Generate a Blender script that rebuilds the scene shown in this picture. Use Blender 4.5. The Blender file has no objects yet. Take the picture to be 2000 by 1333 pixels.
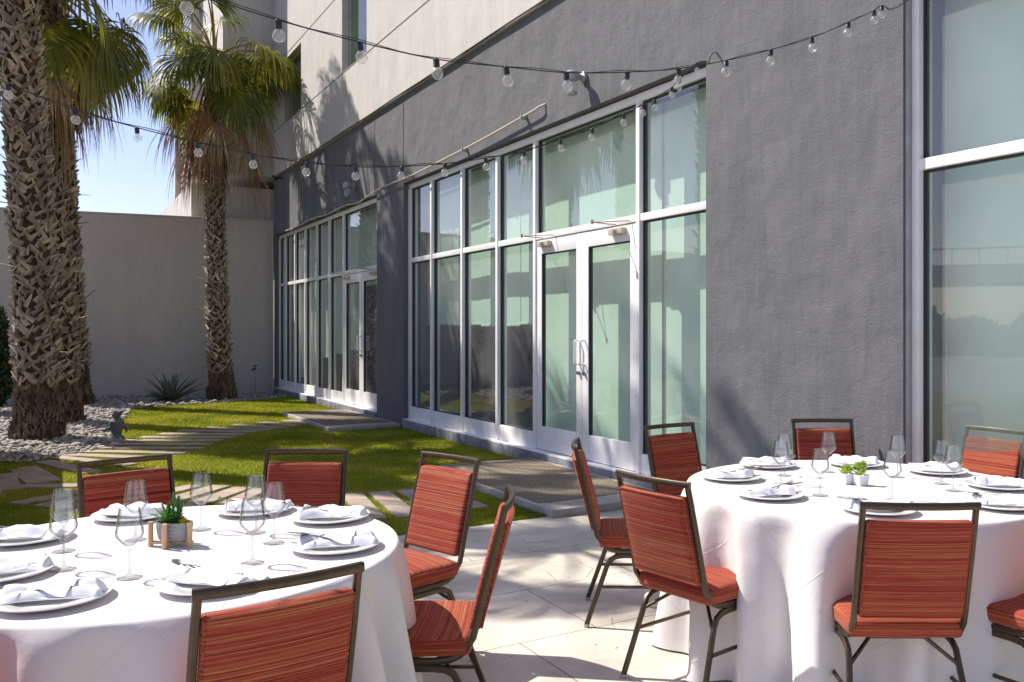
import bpy, bmesh, math, random
import numpy as np
from mathutils import Vector, Matrix, noise
R = math.radians
rnd = random.Random(7)
S = bpy.context.scene
COL = S.collection

# ------------------------------------------------------------------ camera, sky, sun, exposure
F, CX, HY, H = 1700.0, 1120.0, 645.0, 1.5          # focal px, principal x, horizon y (2000 px wide photo), eye height
cd = bpy.data.cameras.new('camera'); cam = bpy.data.objects.new('camera', cd); COL.objects.link(cam)
cam.location = (0, 0, H); cam.rotation_euler = (R(90), 0, 0)
cd.sensor_width = 36; cd.lens = 36 * F / 2000
cd.shift_x = (1000 - CX) / 2000; cd.shift_y = -(666.5 - HY) / 2000
cd.clip_start = 0.05; cd.clip_end = 3000
S.camera = cam
SUN_EL = R(49)
TR = Vector((0.93, -0.37, 0)).normalized()         # horizontal direction the light travels
w = bpy.data.worlds.new("World"); S.world = w; w.use_nodes = True
nt = w.node_tree; nt.nodes.clear()
sky = nt.nodes.new('ShaderNodeTexSky'); sky.sky_type = 'NISHITA'; sky.sun_disc = False
sky.sun_elevation = SUN_EL; sky.sun_rotation = math.atan2(-TR.x, -TR.y)
sky.air_density = 1.0; sky.dust_density = 0.7; sky.ozone_density = 2.0
bg = nt.nodes.new('ShaderNodeBackground'); bg.inputs[1].default_value = 0.105
wo = nt.nodes.new('ShaderNodeOutputWorld')
tn = nt.nodes.new('ShaderNodeMix'); tn.data_type = 'RGBA'; tn.blend_type = 'MULTIPLY'; tn.inputs[0].default_value = 1; tn.inputs[7].default_value = (.98, .87, .98, 1)
nt.links.new(sky.outputs[0], tn.inputs[6]); nt.links.new(tn.outputs[2], bg.inputs[0]); nt.links.new(bg.outputs[0], wo.inputs[0])
sl = bpy.data.lights.new('sun', 'SUN'); sl.energy = 4.4; sl.angle = R(0.55); sl.color = (1.0, 0.935, 0.845)
so = bpy.data.objects.new('sun', sl); COL.objects.link(so)
sd = Vector((TR.x * math.cos(SUN_EL), TR.y * math.cos(SUN_EL), -math.sin(SUN_EL)))
so.rotation_euler = sd.to_track_quat('-Z', 'Y').to_euler(); so.location = (-20, 10, 25)
S.view_settings.view_transform = 'Standard'; S.view_settings.look = 'None'
S.view_settings.exposure = 0.78; S.view_settings.gamma = 1
S.render.resolution_x = 1024; S.render.resolution_y = 682
try:
    S.cycles.max_bounces = 10; S.cycles.transparent_max_bounces = 24; S.cycles.caustics_refractive = False; S.cycles.caustics_reflective = False
except Exception: pass

# ------------------------------------------------------------------ frames of reference
U = Vector((-0.5212, 0.8534, 0)); N = Vector((-0.8534, -0.5212, 0)); D0 = 4.74
def W(t, s, z=0.0): return U * t + N * (s - D0) + Vector((0, 0, z))       # facade frame: t along the wall, s out of it
def gp(px, py, z=0.0):                                                    # photo pixel on a level of known height
    d = F * (H - z) / (py - HY); return Vector(((px - CX) * d / F, d, z))
def dp(px, py, d): return Vector(((px - CX) * d / F, d, H - (py - HY) * d / F))
def tpx(px, s=0.0):                                                       # photo column -> distance along the facade
    k = (px - CX) / F; dirv = Vector((k, 1, 0)); lam = (s - D0) / dirv.dot(N)
    return (dirv * lam).dot(U)

# ------------------------------------------------------------------ materials
MATS = {}
def island(m, lo=.6, hi=1.25):
    t = m.node_tree; n = t.nodes; l = t.links; b = n['Principled BSDF']; g = n.new('ShaderNodeNewGeometry'); mr = n.new('ShaderNodeMapRange'); mr.inputs[3].default_value = lo; mr.inputs[4].default_value = hi
    mx = n.new('ShaderNodeMix'); mx.data_type = 'RGBA'; mx.blend_type = 'MULTIPLY'; mx.inputs[0].default_value = 1; l.new(g.outputs['Random Per Island'], mr.inputs[0]); l.new(mr.outputs[0], mx.inputs[7])
    src = b.inputs['Base Color'].links[0].from_socket; l.new(src, mx.inputs[6]); l.new(mx.outputs[2], b.inputs['Base Color']); return m
def mat(name, col, rough=0.7, metal=0.0, var=0.0, vscale=8.0, bump=0.0, bscale=60.0, spec=0.5, col2=None, trans=0.0, sheen=0.0, stretch=(1, 1, 1), detail=5):
    m = bpy.data.materials.new(name); m.use_nodes = True; t = m.node_tree; n = t.nodes; l = t.links
    b = n['Principled BSDF']; b.inputs['Roughness'].default_value = rough; b.inputs['Metallic'].default_value = metal
    b.inputs['Specular IOR Level'].default_value = spec; b.inputs['Base Color'].default_value = (*col, 1)
    if sheen: b.inputs['Sheen Weight'].default_value = sheen
    tc = n.new('ShaderNodeTexCoord'); mp = n.new('ShaderNodeMapping'); mp.inputs['Scale'].default_value = stretch
    l.new(tc.outputs['Object'], mp.inputs[0])
    if var or col2:
        nz = n.new('ShaderNodeTexNoise'); nz.inputs['Scale'].default_value = vscale; nz.inputs['Detail'].default_value = detail
        l.new(mp.outputs[0], nz.inputs['Vector'])
        cr = n.new('ShaderNodeValToRGB'); cr.color_ramp.elements[0].position = 0.3; cr.color_ramp.elements[1].position = 0.7
        c2 = col2 or tuple(min(1, c * (1 + var)) for c in col); c1 = col if col2 else tuple(c * (1 - var) for c in col)
        cr.color_ramp.elements[0].color = (*c1, 1); cr.color_ramp.elements[1].color = (*c2, 1)
        l.new(nz.outputs[0], cr.inputs[0]); l.new(cr.outputs[0], b.inputs['Base Color'])
    if bump:
        n2 = n.new('ShaderNodeTexNoise'); n2.inputs['Scale'].default_value = bscale; n2.inputs['Detail'].default_value = 6
        l.new(mp.outputs[0], n2.inputs['Vector'])
        bp = n.new('ShaderNodeBump'); bp.inputs['Strength'].default_value = min(1, bump); bp.inputs['Distance'].default_value = 0.01
        l.new(n2.outputs[0], bp.inputs['Height']); l.new(bp.outputs[0], b.inputs['Normal'])
    if trans:
        tr = n.new('ShaderNodeBsdfTranslucent'); mx = n.new('ShaderNodeMixShader'); mx.inputs[0].default_value = trans
        out = n['Material Output']; l.new(b.outputs[0], mx.inputs[1]); l.new(tr.outputs[0], mx.inputs[2]); l.new(mx.outputs[0], out.inputs[0])
        if b.inputs['Base Color'].is_linked: l.new(b.inputs['Base Color'].links[0].from_socket, tr.inputs[0])
        else: tr.inputs[0].default_value = (*col, 1)
    MATS[name] = m; return m
def nd(m, kind, **kw):
    x = m.node_tree.nodes.new(kind)
    for k, v in kw.items():
        if isinstance(k, str) and hasattr(x, k): setattr(x, k, v)
        else: x.inputs[k].default_value = v
    return x
def thin_glass(name, tint, ior=1.5, boost=1.0, rough=0.0, haze=0.0):
    m = bpy.data.materials.new(name); m.use_nodes = True; t = m.node_tree; n = t.nodes; l = t.links; n.clear()
    tr = n.new('ShaderNodeBsdfTransparent'); tr.inputs[0].default_value = (*tint, 1)
    gl = n.new('ShaderNodeBsdfGlossy'); gl.inputs['Roughness'].default_value = rough; gl.inputs[0].default_value = (1, 1, 1, 1)
    fr = n.new('ShaderNodeFresnel'); ge = n.new('ShaderNodeNewGeometry'); im = n.new('ShaderNodeMapRange')
    im.inputs[3].default_value = ior; im.inputs[4].default_value = 1 / ior; l.new(ge.outputs['Backfacing'], im.inputs[0]); l.new(im.outputs[0], fr.inputs[0])
    mu = n.new('ShaderNodeMath'); mu.operation = 'MULTIPLY'; mu.inputs[1].default_value = boost; mu.use_clamp = True
    mx = n.new('ShaderNodeMixShader'); o = n.new('ShaderNodeOutputMaterial')
    l.new(fr.outputs[0], mu.inputs[0]); l.new(mu.outputs[0], mx.inputs[0]); l.new(tr.outputs[0], mx.inputs[1]); l.new(gl.outputs[0], mx.inputs[2])
    if haze:
        df = n.new('ShaderNodeBsdfDiffuse'); df.inputs[0].default_value = (.8, .8, .8, 1); m2 = n.new('ShaderNodeMixShader')
        nz = n.new('ShaderNodeTexNoise'); nz.inputs['Scale'].default_value = 1.3; nz.inputs['Detail'].default_value = 6
        mm = n.new('ShaderNodeMath'); mm.operation = 'MULTIPLY'; mm.inputs[1].default_value = haze
        tc = n.new('ShaderNodeTexCoord'); l.new(tc.outputs['Object'], nz.inputs['Vector']); l.new(nz.outputs[0], mm.inputs[0]); l.new(mm.outputs[0], m2.inputs[0])
        l.new(mx.outputs[0], m2.inputs[1]); l.new(df.outputs[0], m2.inputs[2]); l.new(m2.outputs[0], o.inputs[0])
    else: l.new(mx.outputs[0], o.inputs[0])
    MATS[name] = m; return m

def stucco(name, c1, c2, b1=14, strength=0.9, streak=True):
    m = bpy.data.materials.new(name); m.use_nodes = True; t = m.node_tree; n = t.nodes; l = t.links; b = n['Principled BSDF']
    b.inputs['Roughness'].default_value = 0.85; b.inputs['Specular IOR Level'].default_value = 0.25
    tc = n.new('ShaderNodeTexCoord')
    mp = n.new('ShaderNodeMapping'); mp.inputs['Scale'].default_value = (1.6, 1.6, 0.45); l.new(tc.outputs['Object'], mp.inputs[0])
    n1 = n.new('ShaderNodeTexNoise'); n1.inputs['Scale'].default_value = 1.6; n1.inputs['Detail'].default_value = 8; n1.inputs['Roughness'].default_value = .65; l.new(mp.outputs[0], n1.inputs['Vector'])
    mp2 = n.new('ShaderNodeMapping'); mp2.inputs['Scale'].default_value = (9, 9, 1.3); l.new(tc.outputs['Object'], mp2.inputs[0])
    n3 = n.new('ShaderNodeTexNoise'); n3.inputs['Scale'].default_value = 2.2; n3.inputs['Detail'].default_value = 6; l.new(mp2.outputs[0], n3.inputs['Vector'])
    ad = n.new('ShaderNodeMath'); ad.operation = 'ADD'; l.new(n1.outputs[0], ad.inputs[0])
    mu = n.new('ShaderNodeMath'); mu.operation = 'MULTIPLY_ADD'; mu.inputs[1].default_value = 0.5; mu.inputs[2].default_value = -0.25; l.new(n3.outputs[0], mu.inputs[0]); l.new(mu.outputs[0], ad.inputs[1])
    cr = n.new('ShaderNodeValToRGB'); cr.color_ramp.elements[0].position = .3; cr.color_ramp.elements[1].position = .72
    cr.color_ramp.elements[0].color = (*c1, 1); cr.color_ramp.elements[1].color = (*c2, 1); l.new(ad.outputs[0], cr.inputs[0]); l.new(cr.outputs[0], b.inputs[0])
    n2 = n.new('ShaderNodeTexNoise'); n2.inputs['Scale'].default_value = b1 * 2.2; n2.inputs['Detail'].default_value = 9; n2.inputs['Roughness'].default_value = .75; l.new(tc.outputs['Object'], n2.inputs['Vector'])
    v = n.new('ShaderNodeTexNoise'); v.inputs['Scale'].default_value = 2.5; v.inputs['Detail'].default_value = 3; l.new(tc.outputs['Object'], v.inputs['Vector'])
    a2 = n.new('ShaderNodeMath'); a2.operation = 'MULTIPLY_ADD'; a2.inputs[1].default_value = 3.5; l.new(v.outputs[0], a2.inputs[0]); l.new(n2.outputs[0], a2.inputs[2])
    bp = n.new('ShaderNodeBump'); bp.inputs['Strength'].default_value = strength; bp.inputs['Distance'].default_value = 0.009
    l.new(a2.outputs[0], bp.inputs['Height']); l.new(bp.outputs[0], b.inputs['Normal'])
    MATS[name] = m; return m

M_GREY = stucco('slate_stucco', (.126, .128, .136), (.172, .173, .179), 26, 1.0)
M_WHITE = stucco('offwhite_stucco', (.52, .495, .46), (.62, .595, .555), 20, 0.35)
M_BACK = stucco('back_wall_paint', (.55, .495, .45), (.62, .57, .52), 30, 0.15)
M_CURB = mat('curb_paint', (.15, .155, .175), .8, col2=(.29, .30, .32), vscale=6, bump=.5, bscale=40)
M_FRAME = mat('white_aluminium', (.84, .82, .80), .38, 0.0, var=.06, vscale=3, spec=.5)
M_DARK = mat('dark_gasket', (.02, .02, .022), .6)
M_PANE = thin_glass('window_glass', (.80, .955, .865), 1.5, 1.8, 0.0, .20)
M_UPANE = thin_glass('upper_window_glass', (.55, .7, .58), 1.5, 1.1)
M_BLIND = mat('blind_fabric', (.84, .87, .82), .8, var=.04, vscale=2, trans=.15)
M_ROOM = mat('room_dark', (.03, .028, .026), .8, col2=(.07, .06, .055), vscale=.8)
M_CONC = mat('slab_concrete', (.30, .28, .25), .85, col2=(.46, .43, .38), vscale=5, bump=.5, bscale=45)
M_STEEL = mat('brushed_steel', (.38, .37, .36), .3, 1.0)
M_GALV = mat('galvanised', (.42, .42, .42), .5, .6, var=.15)
M_BEIGE = mat('beige_paint', (.52, .43, .34), .5)
M_BLACK = mat('black_rubber', (.012, .012, .013), .5)
M_BRONZE = mat('bronze_frame', (.085, .062, .042), .36, .75, var=.12, vscale=30)
M_CHINA = mat('white_china', (.80, .80, .79), .12, spec=.6)
M_NAPKIN = mat('napkin_linen', (.74, .74, .77), .9, bump=.25, bscale=350, sheen=.2)
M_WGLASS = thin_glass('wine_glass', (.955, .96, .96), 1.45, 1.3)
def edge_tint(m, c0, c1, blend=.35):
    t = m.node_tree; tr = [x for x in t.nodes if x.bl_idname == 'ShaderNodeBsdfTransparent'][0]; lw = t.nodes.new('ShaderNodeLayerWeight'); lw.inputs[0].default_value = blend
    cr = t.nodes.new('ShaderNodeValToRGB'); e = cr.color_ramp.elements; e[0].position = .35; e[0].color = (*c0, 1); e[1].position = .97; e[1].color = (*c1, 1); t.links.new(lw.outputs['Facing'], cr.inputs[0]); t.links.new(cr.outputs[0], tr.inputs[0])
edge_tint(M_WGLASS, (.975, .98, .98), (.38, .38, .40), .55)
M_STEM = thin_glass('glass_stem', (.8, .8, .8), 1.45, 1.6); edge_tint(M_STEM, (.80, .81, .82), (.12, .12, .13), .5)
M_FOOT = thin_glass('glass_foot', (.9, .9, .9), 1.45, 1.0); edge_tint(M_FOOT, (.96, .96, .96), (.62, .62, .64), .5)
M_BULB = thin_glass('bulb_glass', (.90, .91, .90), 1.5, 1.5, 0.04, .22)
M_WOODP = mat('pale_wood', (.55, .36, .20), .6, var=.15, vscale=12, stretch=(4, 4, 1))
M_POT = mat('grey_ceramic', (.30, .29, .29), .7, bump=.5, bscale=120)
M_WPOT = mat('white_ceramic', (.74, .72, .76), .3)
M_SOIL = mat('soil', (.03, .02, .013), .95)
M_AGAVE = mat('agave_leaf', (.07, .10, .085), .5, col2=(.12, .15, .13), vscale=6)
M_STATUE = mat('statue_stone', (.10, .12, .12), .85, col2=(.18, .19, .18), vscale=20, bump=.6)
M_CABLE = mat('cable', (.015, .014, .013), .6)
M_FROND = mat('palm_green', (.075, .12, .014), .42, col2=(.26, .26, .026), vscale=2.2, trans=.5)
M_FRONDY = mat('palm_yellow', (.16, .19, .02), .5, col2=(.38, .34, .045), vscale=2.2, trans=.42)
M_DEAD = mat('palm_dead', (.20, .115, .06), .8, col2=(.46, .32, .19), vscale=4, trans=.3)
M_DEADO = mat('palm_dead_orange', (.30, .12, .03), .7, col2=(.42, .25, .12), vscale=2, trans=.3)
M_PET = mat('petiole', (.22, .20, .05), .5, col2=(.42, .22, .06), vscale=2)
M_BARK = mat('palm_bark', (.055, .03, .018), .95, col2=(.13, .075, .045), vscale=7, bump=1, bscale=30)
M_BOOT = island(mat('palm_boot', (.24, .175, .125), .85, col2=(.62, .50, .39), vscale=5, bump=.6, bscale=35, stretch=(1, 1, .4)), .38, 1.2)
M_FIBRE = mat('palm_fibre', (.085, .06, .042), .95, col2=(.24, .17, .115), vscale=9, bump=1, bscale=30, stretch=(1, 1, .25))
M_LEAF = mat('shrub_leaf', (.02, .05, .015), .5, col2=(.05, .09, .025), vscale=4, trans=.3)

# turf: two greens with dry patches; short real blades on top
M_TURF = mat('turf', (.12, .14, .012), .95, col2=(.20, .20, .022), vscale=1.1, bump=.8, bscale=180, spec=.1)
M_BLADE = mat('turf_blade', (.19, .215, .012), .75, col2=(.36, .34, .03), vscale=1.2, spec=.15, trans=.35)
for m_ in (M_TURF, M_BLADE):
    cr_ = [x for x in m_.node_tree.nodes if x.bl_idname == 'ShaderNodeValToRGB'][0].color_ramp; k_ = 1.0 if m_ is M_BLADE else .6
    cr_.elements[0].position = .33; cr_.elements[1].position = .74; cr_.elements[0].color = (.19 * k_, .24 * k_, .016, 1); cr_.elements[1].color = (.58 * k_, .48 * k_, .11 * k_, 1); x_ = cr_.elements.new(.55); x_.color = (.36 * k_, .37 * k_, .024, 1)
M_PAVER = mat('paver', (.27, .205, .16), .9, col2=(.42, .34, .28), vscale=4, bump=.5, bscale=60)
M_STONE = island(mat('river_stone', (.26, .235, .21), .88, col2=(.44, .40, .355), vscale=14, detail=3, bump=.4), .45, 1.35)
M_GBASE = mat('gravel_soil', (.07, .06, .05), .95, col2=(.14, .12, .10), vscale=20, bump=.8, bscale=60)
M_GROUND = mat('far_ground', (.15, .147, .142), .95, col2=(.22, .21, .20), vscale=.6)
M_AGG = mat('exposed_aggregate', (.06, .045, .035), .9, col2=(.34, .27, .19), vscale=75, bump=1.0, bscale=110, detail=2)

def patio_material():
    m = bpy.data.materials.new('travertine'); m.use_nodes = True; t = m.node_tree; n = t.nodes; l = t.links; b = n['Principled BSDF']
    b.inputs['Roughness'].default_value = .78; b.inputs['Specular IOR Level'].default_value = .3
    tc = n.new('ShaderNodeTexCoord')
    wob = n.new('ShaderNodeTexNoise'); wob.inputs['Scale'].default_value = 5; wob.inputs['Detail'].default_value = 5; l.new(tc.outputs['Object'], wob.inputs['Vector'])
    mx = n.new('ShaderNodeVectorMath'); mx.operation = 'MULTIPLY_ADD'; mx.inputs[1].default_value = (.018, .018, 0); l.new(wob.outputs['Color'], mx.inputs[0]); l.new(tc.outputs['Object'], mx.inputs[2])
    sw = n.new('ShaderNodeMapping'); sw.inputs['Rotation'].default_value = (0, 0, R(90)); l.new(mx.outputs[0], sw.inputs[0])
    br = n.new('ShaderNodeTexBrick'); br.inputs['Scale'].default_value = 1; br.inputs['Brick Width'].default_value = 1.18; br.inputs['Row Height'].default_value = .74
    br.inputs['Mortar Size'].default_value = .0035; br.inputs['Mortar Smooth'].default_value = .3; br.offset = .37; br.inputs['Bias'].default_value = 0
    br.inputs['Color1'].default_value = (.56, .515, .45, 1); br.inputs['Color2'].default_value = (.61, .57, .505, 1); br.inputs['Mortar'].default_value = (.17, .15, .13, 1)
    l.new(sw.outputs[0], br.inputs['Vector'])
    nz = n.new('ShaderNodeTexNoise'); nz.inputs['Scale'].default_value = 2.6; nz.inputs['Detail'].default_value = 9; nz.inputs['Roughness'].default_value = .62; l.new(tc.outputs['Object'], nz.inputs['Vector'])
    cr = n.new('ShaderNodeValToRGB'); cr.color_ramp.elements[0].position = .32; cr.color_ramp.elements[1].position = .62
    cr.color_ramp.elements[0].color = (.78, .75, .71, 1); cr.color_ramp.elements[1].color = (1.06, 1.05, 1.02, 1); l.new(nz.outputs[0], cr.inputs[0])
    mm = n.new('ShaderNodeMix'); mm.data_type = 'RGBA'; mm.blend_type = 'MULTIPLY'; mm.inputs[0].default_value = 1
    l.new(br.outputs[0], mm.inputs[6]); l.new(cr.outputs[0], mm.inputs[7])
    # pits and cracks: stretched voronoi edges thinned out by a mask
    vs = n.new('ShaderNodeTexVoronoi'); vs.feature = 'DISTANCE_TO_EDGE'; vs.inputs['Scale'].default_value = 2.3; l.new(mx.outputs[0], vs.inputs['Vector'])
    lt = n.new('ShaderNodeMath'); lt.operation = 'LESS_THAN'; lt.inputs[1].default_value = .0045; l.new(vs.outputs[0], lt.inputs[0])
    mk = n.new('ShaderNodeTexNoise'); mk.inputs['Scale'].default_value = 1.9; l.new(tc.outputs['Object'], mk.inputs['Vector'])
    gt = n.new('ShaderNodeMath'); gt.operation = 'GREATER_THAN'; gt.inputs[1].default_value = .57; l.new(mk.outputs[0], gt.inputs[0])
    an = n.new('ShaderNodeMath'); an.operation = 'MULTIPLY'; l.new(lt.outputs[0], an.inputs[0]); l.new(gt.outputs[0], an.inputs[1])
    pit = n.new('ShaderNodeTexNoise'); pit.inputs['Scale'].default_value = 26; pit.inputs['Detail'].default_value = 3; l.new(tc.outputs['Object'], pit.inputs['Vector'])
    pg = n.new('ShaderNodeMath'); pg.operation = 'GREATER_THAN'; pg.inputs[1].default_value = .715; l.new(pit.outputs[0], pg.inputs[0])
    mxx = n.new('ShaderNodeMath'); mxx.operation = 'MAXIMUM'; l.new(an.outputs[0], mxx.inputs[0]); l.new(pg.outputs[0], mxx.inputs[1])
    m3 = n.new('ShaderNodeMix'); m3.data_type = 'RGBA'; m3.inputs[7].default_value = (.17, .14, .11, 1); l.new(mxx.outputs[0], m3.inputs[0]); l.new(mm.outputs[2], m3.inputs[6])
    l.new(m3.outputs[2], b.inputs[0])
    bp = n.new('ShaderNodeBump'); bp.inputs['Strength'].default_value = .5; bp.inputs['Distance'].default_value = .006
    sb = n.new('ShaderNodeMath'); sb.operation = 'SUBTRACT'; l.new(nz.outputs[0], sb.inputs[0]); l.new(br.outputs['Fac'], sb.inputs[1]); l.new(sb.outputs[0], bp.inputs['Height']); l.new(bp.outputs[0], b.inputs['Normal'])
    return m
M_PATIO = patio_material()

def fabric_material():
    m = bpy.data.materials.new('striped_fabric'); m.use_nodes = True; t = m.node_tree; n = t.nodes; l = t.links; b = n['Principled BSDF']
    b.inputs['Roughness'].default_value = .85; b.inputs['Specular IOR Level'].default_value = .2; b.inputs['Sheen Weight'].default_value = .06
    tc = n.new('ShaderNodeTexCoord')
    sp = n.new('ShaderNodeSeparateXYZ'); l.new(tc.outputs['Object'], sp.inputs[0]); sn = n.new('ShaderNodeSeparateXYZ'); l.new(tc.outputs['Normal'], sn.inputs[0])
    ab = n.new('ShaderNodeMath'); ab.operation = 'ABSOLUTE'; l.new(sn.outputs[0], ab.inputs[0]); az = n.new('ShaderNodeMath'); az.operation = 'ABSOLUTE'; l.new(sn.outputs[2], az.inputs[0]); lt = n.new('ShaderNodeMath'); lt.operation = 'GREATER_THAN'; lt.inputs[1].default_value = .6; l.new(az.outputs[0], lt.inputs[0])
    q = n.new('ShaderNodeMath'); q.operation = 'MULTIPLY_ADD'; l.new(sp.outputs[1], q.inputs[0]); l.new(lt.outputs[0], q.inputs[1]); l.new(sp.outputs[2], q.inputs[2])
    xx = n.new('ShaderNodeMath'); xx.operation = 'ADD'; l.new(sp.outputs[0], xx.inputs[0]); yy = n.new('ShaderNodeMath'); yy.operation = 'MULTIPLY'; l.new(ab.outputs[0], yy.inputs[0]); l.new(sp.outputs[1], yy.inputs[1]); l.new(yy.outputs[0], xx.inputs[1])
    cb = n.new('ShaderNodeCombineXYZ'); l.new(xx.outputs[0], cb.inputs[0]); l.new(q.outputs[0], cb.inputs[1]); oi = n.new('ShaderNodeObjectInfo'); l.new(oi.outputs['Random'], cb.inputs[2])
    def st(sx, sy, sc, det):
        mp = n.new('ShaderNodeMapping'); mp.inputs['Scale'].default_value = (sx, sy, 9); l.new(cb.outputs[0], mp.inputs[0])
        z = n.new('ShaderNodeTexNoise'); z.inputs['Scale'].default_value = sc; z.inputs['Detail'].default_value = det; z.inputs['Roughness'].default_value = .6; l.new(mp.outputs[0], z.inputs['Vector']); return z
    a = st(.30, 110, 2.0, 2); c = st(4.0, 330, 2.2, 2)
    ad = n.new('ShaderNodeMath'); ad.operation = 'MULTIPLY_ADD'; ad.inputs[1].default_value = .45; l.new(c.outputs[0], ad.inputs[0]); l.new(a.outputs[0], ad.inputs[2])
    cr = n.new('ShaderNodeValToRGB'); e = cr.color_ramp.elements
    e[0].position = .56; e[0].color = (.14, .014, .010, 1); e[1].position = .90; e[1].color = (.36, .17, .065, 1)
    for p, cc in ((.64, (.23, .026, .018, 1)), (.71, (.31, .046, .027, 1)), (.80, (.30, .074, .037, 1))):
        x = e.new(p); x.color = cc
    l.new(ad.outputs[0], cr.inputs[0]); l.new(cr.outputs[0], b.inputs[0])
    bp = n.new('ShaderNodeBump'); bp.inputs['Strength'].default_value = .35; bp.inputs['Distance'].default_value = .003; l.new(ad.outputs[0], bp.inputs['Height']); l.new(bp.outputs[0], b.inputs['Normal'])
    return m
M_FABRIC = fabric_material()

def cloth_material():
    m = mat('tablecloth', (.72, .69, .685), .9); t = m.node_tree; n = t.nodes; l = t.links; b = n['Principled BSDF']
    tc = n.new('ShaderNodeTexCoord')
    sp = n.new('ShaderNodeSeparateXYZ'); l.new(tc.outputs['Object'], sp.inputs[0])
    def M(op, x, y=None, z=None):
        q = n.new('ShaderNodeMath'); q.operation = op
        for i, v in enumerate((x, y, z)):
            if v is None: continue
            if isinstance(v, (int, float)): q.inputs[i].default_value = v
            else: l.new(v, q.inputs[i])
        return q.outputs[0]
    arcl = M('MULTIPLY', M('ARCTAN2', sp.outputs[1], sp.outputs[0]), .85)
    def ridge(v):                                   # press creases: straight diagonals across the skirt
        return M('MAXIMUM', M('SUBTRACT', 1.0, M('MULTIPLY', M('ABSOLUTE', M('SUBTRACT', M('FRACT', M('MULTIPLY', v, 1.9)), .5)), 90.0)), 0.0)
    side = M('LESS_THAN', sp.outputs[2], .745)
    rid = M('MULTIPLY', M('MAXIMUM', ridge(M('ADD', arcl, sp.outputs[2])), ridge(M('SUBTRACT', arcl, M('MULTIPLY', sp.outputs[2], 1.1)))), side)
    nz = n.new('ShaderNodeTexNoise'); nz.inputs['Scale'].default_value = 4; nz.inputs['Detail'].default_value = 6; l.new(tc.outputs['Object'], nz.inputs['Vector'])
    ad = n.new('ShaderNodeMath'); ad.operation = 'MULTIPLY_ADD'; ad.inputs[1].default_value = 1.0; l.new(nz.outputs[0], ad.inputs[0]); 
    iv = n.new('ShaderNodeMath'); iv.operation = 'MULTIPLY'; iv.inputs[1].default_value = .11; l.new(rid, iv.inputs[0]); l.new(iv.outputs[0], ad.inputs[2])
    bp = n.new('ShaderNodeBump'); bp.inputs['Strength'].default_value = .4; bp.inputs['Distance'].default_value = .026
    l.new(ad.outputs[0], bp.inputs['Height']); l.new(bp.outputs[0], b.inputs['Normal'])
    tr = n.new('ShaderNodeBsdfTranslucent'); tr.inputs[0].default_value = (.85, .78, .74, 1); mx = n.new('ShaderNodeMixShader'); mx.inputs[0].default_value = .08
    l.new(b.outputs[0], mx.inputs[1]); l.new(tr.outputs[0], mx.inputs[2]); l.new(mx.outputs[0], n['Material Output'].inputs[0])
    return m
M_CLOTH = cloth_material()

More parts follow.
